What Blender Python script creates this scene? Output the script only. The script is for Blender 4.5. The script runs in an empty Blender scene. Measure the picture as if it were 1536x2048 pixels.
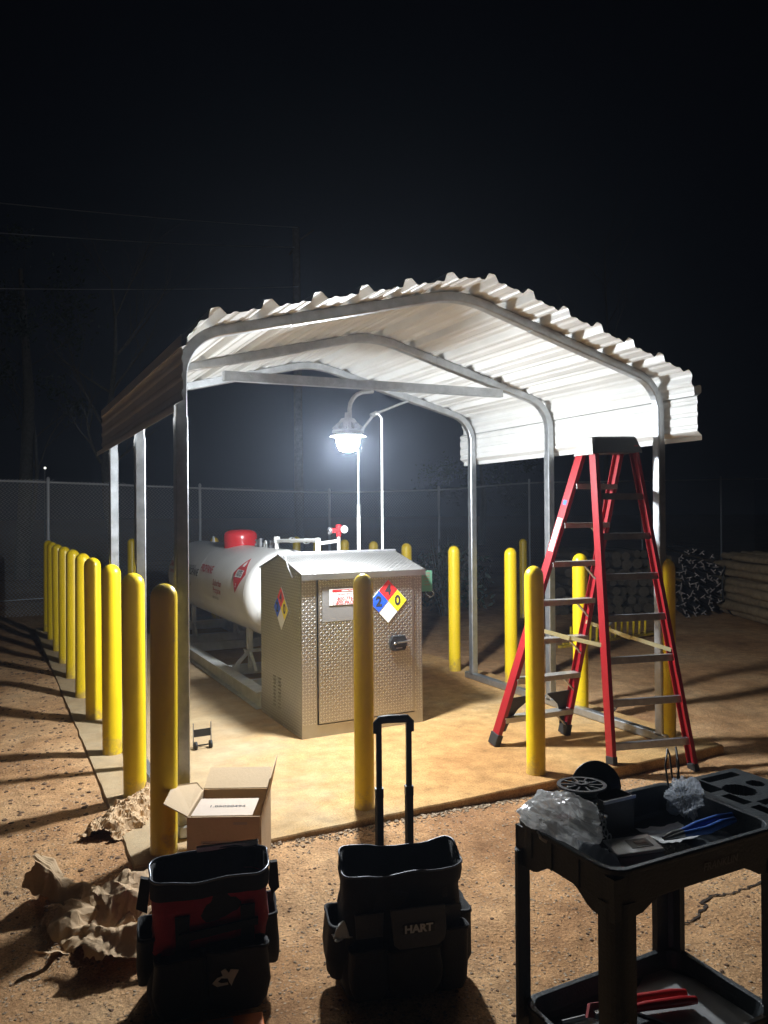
import bpy, math, random
from mathutils import Vector, Matrix, noise
import numpy as np
S = 1.15                                  # drawing units -> metres
PI = math.pi
random.seed(7)
C = bpy.context.scene.collection
scene = bpy.context.scene

# ------------------------------------------------------------------ camera, world, exposure
YAW, PITCH, ROLL, CAMH, FPX = 0.474435, 0.004094, -0.0074175, 1.56234, 1537.9
def cam_axes():
    f = Vector((math.sin(YAW)*math.cos(PITCH), math.cos(YAW)*math.cos(PITCH), math.sin(PITCH)))
    r = Vector((math.cos(YAW), -math.sin(YAW), 0)); u = r.cross(f)
    c, s = math.cos(ROLL), math.sin(ROLL)
    return c*r+s*u, -s*r+c*u, f
RX, UX, FX = cam_axes()
cam = bpy.data.cameras.new('camera'); camo = bpy.data.objects.new('camera', cam); C.objects.link(camo)
m = Matrix.Identity(4)
for i in range(3):
    m[i][0], m[i][1], m[i][2] = RX[i], UX[i], -FX[i]
m[2][3] = CAMH*S
camo.matrix_world = m
cam.sensor_fit = 'VERTICAL'; cam.sensor_height = 36; cam.lens = 36*FPX/2048
cam.clip_start = 0.05; cam.clip_end = 2000
scene.camera = camo
w = bpy.data.worlds.new('World'); scene.world = w; w.use_nodes = True
nt = w.node_tree
bg = nt.nodes['Background']
sky = nt.nodes.new('ShaderNodeTexSky'); sky.sky_type = 'NISHITA'; sky.sun_disc = False
sky.sun_elevation = math.radians(-9); sky.sun_rotation = math.radians(200)
mixc = nt.nodes.new('ShaderNodeMixRGB'); mixc.inputs[0].default_value = 0.5
mixc.inputs[2].default_value = (0.0020, 0.0026, 0.0046, 1)
nt.links.new(sky.outputs[0], mixc.inputs[1]); nt.links.new(mixc.outputs[0], bg.inputs[0])
bg.inputs[1].default_value = 0.6
scene.view_settings.view_transform = 'Standard'; scene.view_settings.look = 'None'
scene.view_settings.exposure = 0.18; scene.view_settings.gamma = 1
scene.render.engine = 'CYCLES'
scene.cycles.use_denoising = True
scene.cycles.max_bounces = 8; scene.cycles.diffuse_bounces = 5
scene.cycles.sample_clamp_indirect = 6
LAMP_POWER = 1650.0
GLOW_DENSITY = 0.0036  # density of the volume added for the lamp's glow

# ------------------------------------------------------------------ helpers
def V(*a): return Vector(a)
def at(px, py, Y):
    """a point of the plane y=Y seen at a pixel of the photo (2048 high)"""
    d = RX*((px-768)/FPX) + UX*((1024-py)/FPX) + FX
    t = Y/d.y
    return Vector((d.x*t, Y, CAMH+d.z*t))
class MB:
    def __init__(s): s.v = []; s.f = []; s.sm = []; s.mi = []; s.cur = 0
    def add(s, vs, fs, smooth=False):
        n = len(s.v); s.v += [tuple(v) for v in vs]
        s.f += [tuple(i+n for i in f) for f in fs]; s.sm += [smooth]*len(fs); s.mi += [s.cur]*len(fs); return s
    def box(s, a, b, M=None, bev=0.0):
        x0, y0, z0 = a; x1, y1, z1 = b
        if bev <= 0:
            vs = [(x0,y0,z0),(x1,y0,z0),(x1,y1,z0),(x0,y1,z0),(x0,y0,z1),(x1,y0,z1),(x1,y1,z1),(x0,y1,z1)]
            fs = [(0,3,2,1),(4,5,6,7),(0,1,5,4),(1,2,6,5),(2,3,7,6),(3,0,4,7)]
        else:
            e = bev; vs = []
            for z, i in ((z0, e), (z0+e, 0), (z1-e, 0), (z1, e)):
                for (cx, cy, sx, sy) in ((x0,y0,1,1),(x1,y0,-1,1),(x1,y1,-1,-1),(x0,y1,1,-1)):
                    if sx*sy > 0: pts = [(cx+sx*i, cy+sy*(i+e)), (cx+sx*(i+e), cy+sy*i)]
                    else: pts = [(cx+sx*(i+e), cy+sy*i), (cx+sx*i, cy+sy*(i+e))]
                    vs += [(p[0], p[1], z) for p in pts]
            fs = [tuple(range(7,-1,-1)), tuple(range(24,32))]
            for k in range(3):
                for j in range(8):
                    fs.append((k*8+j, k*8+(j+1)%8, (k+1)*8+(j+1)%8, (k+1)*8+j))
        if M is not None: vs = [M @ Vector(v) for v in vs]
        return s.add(vs, fs)
    def bar(s, p, q, wx, wz, up=(0,0,1), bev=0):
        p = Vector(p); q = Vector(q); d = (q-p); L = d.length; d.normalize()
        u = Vector(up); sd = d.cross(u)
        if sd.length < 1e-4: sd = d.cross(Vector((1,0,0)))
        sd.normalize(); u = sd.cross(d).normalized()
        M = Matrix(((sd.x,d.x,u.x,p.x),(sd.y,d.y,u.y,p.y),(sd.z,d.z,u.z,p.z),(0,0,0,1)))
        return s.box((-wx/2,0,-wz/2),(wx/2,L,wz/2), M, bev)
    def tube(s, pts, r, n=10, caps=True, closed=False):
        pts = [Vector(p) for p in pts]; k = len(pts)
        rs = r if isinstance(r, (list, tuple)) else [r]*k
        vs = []; pu = None
        for i, p in enumerate(pts):
            a = pts[i-1] if (i > 0 or closed) else p; b = pts[(i+1) % k] if (i < k-1 or closed) else p
            d = (b-a).normalized()
            if pu is None:
                pu = Vector((0,0,1)) if abs(d.z) < .9 else Vector((1,0,0))
            u = (pu - d*pu.dot(d)); 
            if u.length < 1e-5: u = d.orthogonal()
            u.normalize(); pu = u; v2 = d.cross(u)
            for j in range(n):
                t = 2*PI*j/n
                vs.append(p + (u*math.cos(t)+v2*math.sin(t))*rs[i])
        fs = []
        kk = k if closed else k-1
        for i in range(kk):
            i2 = (i+1) % k
            for j in range(n):
                fs.append((i*n+j, i*n+(j+1)%n, i2*n+(j+1)%n, i2*n+j))
        s.add(vs, fs, True)
        if caps and not closed:
            s.add(vs[:n], [tuple(range(n-1,-1,-1))]); s.add(vs[-n:], [tuple(range(n))])
        return s
    def lathe(s, prof, n=24, M=None, smooth=True):
        vs = []; fs = []; k = len(prof)
        for (r, z) in prof:
            for j in range(n):
                t = 2*PI*j/n; vs.append(Vector((r*math.cos(t), r*math.sin(t), z)))
        for i in range(k-1):
            for j in range(n):
                fs.append((i*n+j, i*n+(j+1)%n, (i+1)*n+(j+1)%n, (i+1)*n+j))
        if M is not None: vs = [M @ v for v in vs]
        return s.add(vs, fs, smooth)
    def prism(s, poly, axis_pt, ux, uy, th):
        """poly: 2D outline; ux, uy: in-plane axes; thickness along their normal, centred"""
        ux = Vector(ux); uy = Vector(uy); nn = ux.cross(uy).normalized(); o = Vector(axis_pt)
        a = [o+ux*p[0]+uy*p[1]+nn*th/2 for p in poly]; b = [o+ux*p[0]+uy*p[1]-nn*th/2 for p in poly]
        n = len(poly)
        s.add(a+b, [tuple(range(n)), tuple(range(2*n-1, n-1, -1))] + [(i, n+i, n+(i+1)%n, (i+1)%n) for i in range(n)])
        return s
    def ribbon(s, prof, y0, y1, th):
        """profile in xz (list of (x,z)) given thickness th, extruded along y"""
        n = len(prof); out = []
        for i in range(n):
            a = Vector(prof[max(0,i-1)]); b = Vector(prof[min(n-1,i+1)]); d = (b-a).normalized()
            nn = Vector((-d.y, d.x)); out.append(Vector(prof[i])+nn*th)
        ys = y0 if isinstance(y0, list) else [y0, y1]
        vs = []
        for y in ys:
            vs += [(p[0], y, p[1]) for p in prof] + [(p[0], y, p[1]) for p in out]
        fs = []; m2 = 2*n
        for k in range(len(ys)-1):
            o = k*m2; o2 = o+m2
            for i in range(n-1):
                fs.append((o+i, o+i+1, o2+i+1, o2+i)); fs.append((o+n+i, o2+n+i, o2+n+i+1, o+n+i+1))
            fs.append((o, o2, o2+n, o+n)); fs.append((o+n-1, o+2*n-1, o2+2*n-1, o2+n-1))
        L = (len(ys)-1)*m2
        for i in range(n-1):
            fs.append((i, n+i, n+i+1, i+1)); fs.append((L+i, L+i+1, L+n+i+1, L+n+i))
        return s.add(vs, fs)
    def build(s, name, mat, parent=None, root=None, loc=None, bevel=0, smooth_all=None):
        """vertices are in drawing units; with a parent (an Empty/obj) they are in the scene's frame"""
        me = bpy.data.meshes.new(name)
        o0 = Vector((0,0,0))
        if parent is not None and not parent.get('_local'): o0 = Vector(parent['_org'])
        elif loc is not None and parent is None: o0 = Vector(loc)
        me.from_pydata([((v[0]-o0.x)*S, (v[1]-o0.y)*S, (v[2]-o0.z)*S) for v in s.v], [], s.f)
        me.update()
        me.polygons.foreach_set('use_smooth', s.sm if smooth_all is None else [smooth_all]*len(s.sm))
        me.materials.append(mat)
        if max(s.mi) > 0: me.materials.append(M_loz); me.polygons.foreach_set('material_index', s.mi)
        o = bpy.data.objects.new(name, me); C.objects.link(o)
        if parent is not None:
            o.parent = parent; o['_org'] = tuple(o0)
            if parent.get('_local'): o['_local'] = 1
        else:
            o.location = o0*S; o['_org'] = tuple(o0)
        if bevel:
            b = o.modifiers.new('bevel', 'BEVEL'); b.width = bevel*S; b.segments = 2; b.limit_method = 'ANGLE'
        return o
def thing(name, label, cat, loc=(0,0,0), group=None, local=False):
    o = bpy.data.objects.new(name, None); C.objects.link(o); o.location = Vector(loc)*S
    o.empty_display_size = .1
    o['label'] = label; o['category'] = cat; o['_org'] = tuple(loc)
    if local: o['_local'] = 1
    if group: o['group'] = group
    return o
def tag(o, label, cat, group=None, kind=None):
    o['label'] = label; o['category'] = cat
    if group: o['group'] = group
    if kind: o['kind'] = kind
    return o
def copy_tree(o, parent=None):
    c = o.copy(); C.objects.link(c)
    if parent is not None: c.parent = parent
    for ch in [x for x in C.objects if x.parent == o]: copy_tree(ch, c)
    return c

# ------------------------------------------------------------------ materials
def mat(name, col, rough=.5, metal=0, var=0.0, scale=6, bump=0.0, bscale=40, col2=None, rvar=0.0, spec=None, coat=0, sheen=0, detail=6):
    m = bpy.data.materials.new(name); m.use_nodes = True; n = m.node_tree.nodes; l = m.node_tree.links
    b = n['Principled BSDF']; b.inputs['Roughness'].default_value = rough; b.inputs['Metallic'].default_value = metal
    b.inputs['Base Color'].default_value = (*col, 1)
    if spec is not None: b.inputs['Specular IOR Level'].default_value = spec
    if coat: b.inputs['Coat Weight'].default_value = coat; b.inputs['Coat Roughness'].default_value = .15
    if sheen: b.inputs['Sheen Weight'].default_value = sheen
    tc = n.new('ShaderNodeTexCoord')
    if var or col2 or rvar:
        t = n.new('ShaderNodeTexNoise'); t.inputs['Scale'].default_value = scale; t.inputs['Detail'].default_value = detail
        t.inputs['Roughness'].default_value = .65
        l.new(tc.outputs['Object'], t.inputs['Vector'])
        r = n.new('ShaderNodeValToRGB'); r.color_ramp.elements[0].position = .33; r.color_ramp.elements[1].position = .68
        c1 = col2 if col2 else tuple(c*(1-var) for c in col)
        r.color_ramp.elements[0].color = (*c1, 1); r.color_ramp.elements[1].color = (*col, 1)
        l.new(t.outputs['Fac'], r.inputs['Fac']); l.new(r.outputs['Color'], b.inputs['Base Color'])
        if rvar:
            mr = n.new('ShaderNodeMapRange'); mr.inputs['To Min'].default_value = max(0.02, rough-rvar); mr.inputs['To Max'].default_value = rough+rvar
            l.new(t.outputs['Fac'], mr.inputs['Value']); l.new(mr.outputs[0], b.inputs['Roughness'])
    if bump:
        t2 = n.new('ShaderNodeTexNoise'); t2.inputs['Scale'].default_value = bscale; t2.inputs['Detail'].default_value = 5
        l.new(tc.outputs['Object'], t2.inputs['Vector'])
        bp = n.new('ShaderNodeBump'); bp.inputs['Strength'].default_value = bump; bp.inputs['Distance'].default_value = .02
        l.new(t2.outputs['Fac'], bp.inputs['Height']); l.new(bp.outputs['Normal'], b.inputs['Normal'])
    return m
def emis(name, col, st):
    m = bpy.data.materials.new(name); m.use_nodes = True; n = m.node_tree.nodes
    b = n['Principled BSDF']; b.inputs['Base Color'].default_value = (*col, 1)
    b.inputs['Emission Color'].default_value = (*col, 1); b.inputs['Emission Strength'].default_value = st
    return m
def ground_mat(name, stops, sc, peb, bump, hi=None, pale=None):
    """soil: large stains, fine grain, embedded pebbles"""
    m = bpy.data.materials.new(name); m.use_nodes = True; n = m.node_tree.nodes; l = m.node_tree.links
    b = n['Principled BSDF']; b.inputs['Roughness'].default_value = .93; b.inputs['Specular IOR Level'].default_value = .2
    tc = n.new('ShaderNodeTexCoord')
    def nz(s, d=8, r=.6):
        t = n.new('ShaderNodeTexNoise'); t.inputs['Scale'].default_value = s; t.inputs['Detail'].default_value = d; t.inputs['Roughness'].default_value = r
        l.new(tc.outputs['Object'], t.inputs['Vector']); return t.outputs['Fac']
    def ramp(src, st):
        r = n.new('ShaderNodeValToRGB'); e = r.color_ramp.elements
        while len(e) < len(st): e.new(.5)
        for el, (p, c) in zip(e, st): el.position = p; el.color = (*c, 1)
        l.new(src, r.inputs['Fac']); return r.outputs['Color']
    def mix(a, b_, f, mode='MIX'):
        x = n.new('ShaderNodeMixRGB'); x.blend_type = mode
        if isinstance(f, float): x.inputs[0].default_value = f
        else: l.new(f, x.inputs[0])
        l.new(a, x.inputs[1]); l.new(b_, x.inputs[2]); return x.outputs[0]
    base = ramp(nz(sc), stops)
    g2 = ramp(nz(sc*9, 6, .7), [(.3, (.62,.58,.55)), (.7, (1.18,1.15,1.1))])
    base = mix(base, g2, 1.0, 'MULTIPLY')
    g3 = ramp(nz(95, 4, .75), [(.32, (.42,.40,.38)), (.5, (1,1,1)), (.7, (1.35,1.35,1.35))])
    base = mix(base, g3, .8, 'MULTIPLY')
    if pale:
        sx_ = n.new('ShaderNodeSeparateXYZ'); l.new(tc.outputs['Object'], sx_.inputs[0])
        def mth(op, a, b_):
            q = n.new('ShaderNodeMath'); q.operation = op
            for i_, v_ in ((0, a), (1, b_)):
                if isinstance(v_, float): q.inputs[i_].default_value = v_
                else: l.new(v_, q.inputs[i_])
            return q.outputs[0]
        t_ = mth('ADD', mth('MULTIPLY', sx_.outputs['X'], -.62), mth('MULTIPLY', sx_.outputs['Y'], .22))
        t_ = mth('ADD', t_, mth('MULTIPLY', nz(1.6, 7, .65), 1.1))
        pf_ = ramp(t_, [(.22, (0,0,0)), (.85, (.62,.62,.62))])
        pc_ = ramp(nz(3.2, 8, .7), [(.3, pale[0]), (.7, pale[1])])
        base = mix(base, pc_, pf_)
    vo = n.new('ShaderNodeTexVoronoi'); vo.inputs['Scale'].default_value = peb
    l.new(tc.outputs['Object'], vo.inputs['Vector'])
    pm = ramp(vo.outputs['Distance'], [(.16, (1,1,1)), (.3, (0,0,0))])
    if hi:
        hc = ramp(vo.outputs['Color'], [(.2, hi[0]), (.8, hi[1])])
        pn = ramp(nz(2.2, 4), [(.42, (0,0,0)), (.6, (1,1,1))])
        pm = mix(pm, pn, 1.0, 'MULTIPLY')
        base = mix(base, hc, pm)
    l.new(base, b.inputs['Base Color'])
    bp = n.new('ShaderNodeBump'); bp.inputs['Strength'].default_value = bump; bp.inputs['Distance'].default_value = .012
    l.new(nz(45, 8, .7), bp.inputs['Height'])
    bp2 = n.new('ShaderNodeBump'); bp2.inputs['Strength'].default_value = bump*.45; bp2.inputs['Distance'].default_value = .008
    inv = ramp(vo.outputs['Distance'], [(.0, (1,1,1)), (.45, (0,0,0))])
    l.new(inv, bp2.inputs['Height']); l.new(bp.outputs['Normal'], bp2.inputs['Normal'])
    l.new(bp2.outputs['Normal'], b.inputs['Normal'])
    return m

M_soil = ground_mat('red_clay', [(.28, (.30,.155,.075)), (.45, (.54,.31,.15)), (.62, (.66,.42,.225)), (.8, (.46,.34,.22))], .9, 42, 1.0, hi=((.25,.18,.12),(.6,.48,.34)))
M_slab = ground_mat('stained_concrete', [(.25, (.36,.185,.07)), (.42, (.50,.29,.115)), (.58, (.56,.365,.16)), (.78, (.48,.40,.27))], .75, 60, .2, pale=((.33,.25,.155),(.50,.43,.30)))
M_galv = mat('galvanized_steel', (.52,.54,.56), .42, .85, var=.25, scale=14, rvar=.12, bump=.05, bscale=60)
M_gald = mat('weathered_steel', (.40,.40,.42), .42, .8, var=.3, scale=20, rvar=.1)
M_roof = mat('white_painted_sheet', (.72,.72,.70), .38, 0, var=.13, scale=2.5, rvar=.08)
M_yel = mat('yellow_plastic', (.86,.60,.012), .33, 0, var=.10, scale=3.5, bump=.05, bscale=25, rvar=.08)
M_tank = mat('white_tank_paint', (.76,.75,.72), .34, 0, var=.10, scale=3, bump=.02, bscale=12, rvar=.08)
M_skid = mat('grey_skid_paint', (.60,.60,.57), .5, 0, var=.25, scale=8, bump=.1)
M_red = mat('red_paint', (.62,.02,.025), .25, 0, var=.1, coat=.4)
M_white = mat('white_paint', (.80,.80,.78), .35)
M_black = mat('black_paint', (.015,.015,.016), .45)
M_text_r = mat('red_lettering', (.50,.02,.02), .5)
M_text_k = mat('black_lettering', (.03,.03,.035), .5)
M_brown = mat('brown_lettering', (.42,.10,.06), .5)
M_dp = mat('diamond_plate', (.43,.425,.41), .40, 1.0, var=.15, scale=5, rvar=.08)
M_loz = mat('raised_lozenge', (.62,.61,.59), .42, 1.0)
M_blue = mat('placard_blue', (.02,.10,.62), .4)
M_yelp = mat('placard_yellow', (.88,.72,.02), .4)
M_redp = mat('placard_red', (.75,.03,.03), .4)
M_ladr = mat('red_fiberglass', (.30,.009,.014), .35, 0, var=.12, scale=10, bump=.05)
M_alu = mat('worn_aluminium', (.62,.60,.56), .42, .7, var=.25, scale=18, rvar=.1, bump=.06)
M_capp = mat('black_cap_plastic', (.035,.035,.037), .5, bump=.1, bscale=60)
M_card = mat('cardboard', (.56,.41,.25), .85, var=.08, scale=5, bump=.08, bscale=60)
M_kraft = mat('kraft_paper', (.60,.41,.23), .8, var=.12, scale=8, bump=.12, bscale=50)
M_lab = mat('pale_label', (.42,.35,.27), .6)
M_fab = mat('black_nylon', (.013,.013,.014), .8, var=.3, scale=60, bump=.4, bscale=300, sheen=.06)
M_fabr = mat('red_nylon', (.42,.010,.03), .8, var=.2, scale=60, bump=.4, bscale=300, sheen=.2)
M_fabg = mat('grey_nylon', (.075,.075,.08), .8, var=.2, scale=60, bump=.3, bscale=300, sheen=.2)
M_rubber = mat('black_rubber', (.02,.02,.02), .6)
M_cart = mat('black_cart_plastic', (.050,.060,.066), .48, var=.25, scale=14, bump=.18, bscale=120, rvar=.06)
M_logo = mat('logo_white', (.55,.55,.55), .5)
M_chain = mat('galvanized_wire', (.62,.63,.65), .5, .3)
M_wood = mat('treated_pine', (.36,.26,.15), .85, var=.5, scale=9, bump=.5, bscale=30)
M_woode = mat('log_end', (.12,.095,.065), .9, var=.5, scale=20)
M_pole = mat('pole_wood', (.32,.28,.24), .9, var=.4, scale=6, bump=.4)
M_bark = mat('bark', (.24,.22,.18), .9, var=.4, scale=12, bump=.5)
M_leaf = mat('dark_leaves', (.05,.07,.03), .7, var=.5, scale=3)
M_tpost = mat('dark_post_paint', (.035,.03,.032), .5)
M_tip = mat('pale_post_end', (.30,.26,.24), .55)
M_stone = mat('gravel_stone', (.42,.31,.20), .9, var=.5, scale=4)
M_dirt = mat('dirt_clod', (.20,.12,.07), .95, var=.4, scale=8)
M_blueh = mat('blue_grip', (.015,.10,.42), .4)
M_redh = mat('red_grip', (.36,.012,.015), .35)
M_steel = mat('tool_steel', (.45,.45,.45), .32, .9, var=.2)
M_paper = mat('white_paper', (.75,.75,.72), .8)
M_org = mat('orange_board', (.85,.20,.02), .6, var=.15, scale=8)
M_greyb = mat('grey_board', (.30,.30,.30), .5, var=.1)
M_knit = mat('knitted_fabric', (.28,.24,.19), .9, bump=.8, bscale=80, var=.5, scale=40)
def plastic(name, col, alpha, rough=.22):
    m = bpy.data.materials.new(name); m.use_nodes = True; n = m.node_tree.nodes; l = m.node_tree.links
    b = n['Principled BSDF']; b.inputs['Base Color'].default_value = (*col, 1); b.inputs['Roughness'].default_value = rough
    tr = n.new('ShaderNodeBsdfTransparent'); tl = n.new('ShaderNodeBsdfTranslucent'); tl.inputs[0].default_value = (*col, 1)
    m1 = n.new('ShaderNodeMixShader'); m1.inputs[0].default_value = .6; m2 = n.new('ShaderNodeMixShader'); m2.inputs[0].default_value = alpha
    l.new(b.outputs[0], m1.inputs[1]); l.new(tl.outputs[0], m1.inputs[2])
    l.new(tr.outputs[0], m2.inputs[1]); l.new(m1.outputs[0], m2.inputs[2])
    l.new(m2.outputs[0], n['Material Output'].inputs[0]); return m
M_bag = plastic('milky_plastic_film', (.93,.93,.92), .86)
M_clear = plastic('clear_plastic', (.62,.66,.72), .42, .12)
M_tagp = plastic('tag_plastic', (.22,.50,.34), .85, .4)

FONT = {}
def text_mesh(txt, size, ax='CENTER', bold=0.0, th=0.0):
    cu = bpy.data.curves.new('t', 'FONT'); cu.body = txt; cu.size = size; cu.align_x = ax; cu.align_y = 'CENTER'
    cu.offset = bold; cu.resolution_u = 3; cu.extrude = th
    o = bpy.data.objects.new('t', cu); C.objects.link(o)
    bpy.context.view_layer.update()
    me = o.to_mesh()
    vs = [v.co.copy() for v in me.vertices]; fs = [tuple(p.vertices) for p in me.polygons]
    o.to_mesh_clear(); bpy.data.objects.remove(o); bpy.data.curves.remove(cu)
    return vs, fs
def add_text(mb, txt, size, fn, ax='CENTER', bold=0.0, sx=1.0, italic=0.0):
    vs, fs = text_mesh(txt, size, ax, bold)
    mb.add([fn((v.x+italic*v.y)*sx, v.y) for v in vs], fs); return mb
def plane_fn(o, ux, uy):
    o = Vector(o); ux = Vector(ux).normalized(); uy = Vector(uy).normalized()
    return lambda x, y: o+ux*x+uy*y

# ------------------------------------------------------------------ ground
def sm(x, a, b):
    t = max(0, min(1, (x-a)/(b-a))); return t*t*(3-2*t)
SX0, SX1, SY0, SY1 = .575, 4.38, 3.575, 11.95
def zg(x, y):
    base = -.09
    step = .022+.018*max(0, min(2.5, x-1.0))
    z = base
    wf = 1-sm(SY0-y, .02, .7)
    if y < SY0+.3 and x > .2: z = base*(1-wf) - min(step, .09)*wf if y < SY0 else -min(step, .09)
    wl = 1-sm(abs(SX0-x) if x < SX0 else 0, .05, 1.6)
    if x < SX0+.2:
        ly = sm(y, 3.3, 3.9); z = z*(1-ly)+(-.016*wl-.05*(1-wl))*ly
    if x > SX1-.2 and y > 3: z = -.06
    if y > 8: z = z+(-.09-z)*sm(y, 8, 12) if x < SX0 or x > SX1 else -.09
    if x > 8: z += .25*sm(x, 8, 22)
    return z
def gh(x, y):
    n1 = noise.noise(Vector((x*1.3, y*1.3, 3.3)))*.020+noise.noise(Vector((x*4, y*4, 1.3)))*.013
    n2 = noise.noise(Vector((x*14, y*14, .3)))*.006+noise.noise(Vector((x*37, y*37, 9)))*.002
    k = 1.0
    dx = max(SX0-x, 0, x-SX1); dy = max(SY0-y, 0, y-SY1); d = math.hypot(dx, dy)
    if d < .25: k = .35+.65*d/.25
    z = zg(x, y)+(n1+n2)*k
    if SX0 < x < SX1 and SY0 < y < SY1: z = min(z, -.03)
    elif x < SX0 and y > 3.6: z = min(z, -.006)
    return z
def axis(lo, hi, step, far_lo, far_hi):
    a = list(np.arange(lo, hi, step)); s = step
    x = a[-1]
    while x < far_hi: s *= 1.13; x += s; a.append(x)
    s = step; x = a[0]; b = []
    while x > far_lo: s *= 1.13; x -= s; b.append(x)
    return b[::-1]+a
xs = axis(-.3, 5.6, .03, -250, 400); ys = axis(1.6, 6.4, .03, -60, 500)
g = MB(); nx, ny = len(xs), len(ys)
crack = [at(1370,1850,1)]  # placeholder replaced below
def ongr(px, py, z=-.09):
    d = RX*((px-768)/FPX) + UX*((1024-py)/FPX) + FX
    t = (z-CAMH)/d.z
    return Vector((d.x*t, d.y*t, z))
crack = [ongr(*p) for p in ((1365,1848),(1392,1838),(1412,1812),(1398,1808),(1425,1793),(1462,1785),(1500,1773),(1545,1752))]
def cdist(x, y):
    p = Vector((x, y)); b = 9
    for i in range(len(crack)-1):
        a = crack[i].xy; c = crack[i+1].xy; ab = c-a
        t = max(0, min(1, (p-a).dot(ab)/ab.dot(ab))); b = min(b, (a+ab*t-p).length)
    return b
vs = [(x, y, gh(x, y) if abs(x) < 60 and y < 80 else zg(x, y)) for y in ys for x in xs]
fs = [(j*nx+i, j*nx+i+1, (j+1)*nx+i+1, (j+1)*nx+i) for j in range(ny-1) for i in range(nx-1)]
g.add(vs, fs, True)
go = g.build('ground', M_soil); go['kind'] = 'structure'

sl = MB()
xx = [SX0+(SX1-SX0)*i/60 for i in range(61)]; yy = [SY0+(SY1-SY0)*i/120 for i in range(121)]
def ez(i, n): return 0
top = []
for j, y in enumerate(yy):
    for i, x in enumerate(xx):
        ex = x; ey = y
        if j == 0: ey = y+noise.noise(Vector((x*6, 1, 1)))*.010+noise.noise(Vector((x*25, 1, 5)))*.004
        if i == 0: ex = x+noise.noise(Vector((2, y*6, 1)))*.008
        top.append((ex, ey, noise.noise(Vector((x*2, y*2, 7)))*.002))
n1 = len(xx); n2 = len(yy)
sl.add(top, [(j*n1+i, j*n1+i+1, (j+1)*n1+i+1, (j+1)*n1+i) for j in range(n2-1) for i in range(n1-1)], True)
edge = [top[i] for i in range(n1)]+[top[j*n1+n1-1] for j in range(1, n2)]+[top[(n2-1)*n1+i] for i in range(n1-2, -1, -1)]+[top[j*n1] for j in range(n2-2, 0, -1)]
def skirt(e):
    out = [];
    cx, cy = (SX0+SX1)/2, (SY0+SY1)/2
    for dz, sh in ((0,0), (-.008,.006), (-.05,.008), (-.2,.008)):
        for p in e:
            ox = sh*(1 if p[0] > SX1-.05 else -1 if p[0] < SX0+.05 else 0); oy = sh*(1 if p[1] > SY1-.05 else -1 if p[1] < SY0+.05 else 0)
            out.append((p[0]+ox, p[1]+oy, p[2]+dz))
    return out
ev = skirt(edge); ne = len(edge)
sl.add(ev, [(k*ne+(i+1)%ne, k*ne+i, (k+1)*ne+i, (k+1)*ne+(i+1)%ne) for k in range(3) for i in range(ne)])
so = sl.build('concrete_slab', M_slab); so['kind'] = 'structure'

# loose stones and clods: nobody could count them
def stones(name, n, place, rmin, rmax, mt, label):
    mb = MB(); rnd = random.Random(len(name))
    for _ in range(n):
        x, y, z = place(rnd)
        r = rmin+(rmax-rmin)*rnd.random()**3
        a = rnd.random()*PI; pts = []
        for (ux, uy, uz) in ((1,0,0),(0,1,0),(-1,0,0),(0,-1,0),(.5,.5,.7),(-.6,.4,.6),(-.3,-.6,.75),(.6,-.5,.5)):
            k = r*(.7+.5*rnd.random()); X = ux*math.cos(a)-uy*math.sin(a); Y = ux*math.sin(a)+uy*math.cos(a)
            pts.append((x+X*k, y+Y*k, z+uz*k*.7-r*.15))
        mb.add(pts, [(0,1,4),(1,5,4),(1,2,5),(2,6,5),(2,3,6),(3,7,6),(3,0,7),(0,4,7),(4,5,6),(4,6,7)])
    o = mb.build(name, mt); tag(o, label, 'gravel', kind='stuff'); return o
def near_place(r):
    while True:
        y = 1.3+(r.random()**1.1)*3.0; x = -.5+r.random()*4.5
        if not (SX0-.02 < x < SX1 and y > SY0-.01): return x, y, gh(x, y)
stones('gravel', 11000, near_place, .0025, .0095, M_stone, 'loose pale gravel scattered over the red clay in front of the slab')
stones('clods', 3500, near_place, .0025, .011, M_dirt, 'small dark dirt clods scattered over the clay in front of the slab')
def edge_place(r):
    x = .7+r.random()*2.6; y = SY0-.012-abs(r.gauss(0, .035)); return x, y, gh(x, y)+.003
stones('rubble', 900, edge_place, .004, .014, M_stone, 'crumbled concrete rubble along the front edge of the slab')
def left_place(r):
    x = SX0-.03-abs(r.gauss(0, .5)); y = 3.6+r.random()*6; return x, y, gh(x, y)
stones('dirt', 1500, left_place, .004, .020, M_dirt, 'dark clods of dirt strewn left of the slab')
# the crack in the clay behind the cart
ck = MB(); rc = random.Random(3); pts = []
for i in range(len(crack)-1):
    for k in range(6):
        t = k/6; p = crack[i].lerp(crack[i+1], t); pts.append(p+Vector((rc.uniform(-.008,.008), rc.uniform(-.008,.008), 0)))
L_, R_ = [], []
for i, p in enumerate(pts):
    d = (pts[min(i+1, len(pts)-1)]-pts[max(i-1, 0)]).normalized(); nn = Vector((-d.y, d.x, 0)); wd = .003+.005*rc.random()
    for arr, s_ in ((L_, 1), (R_, -1)):
        q = p+nn*wd*s_; arr.append((q.x, q.y, gh(q.x, q.y)+.004))
n_ = len(pts); ck.add(L_+R_, [(i, n_+i, n_+i+1, i+1) for i in range(n_-1)])
co = ck.build('ground_crack', mat('crack_shadow', (.035,.022,.014), 1)); co['kind'] = 'structure'

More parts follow.
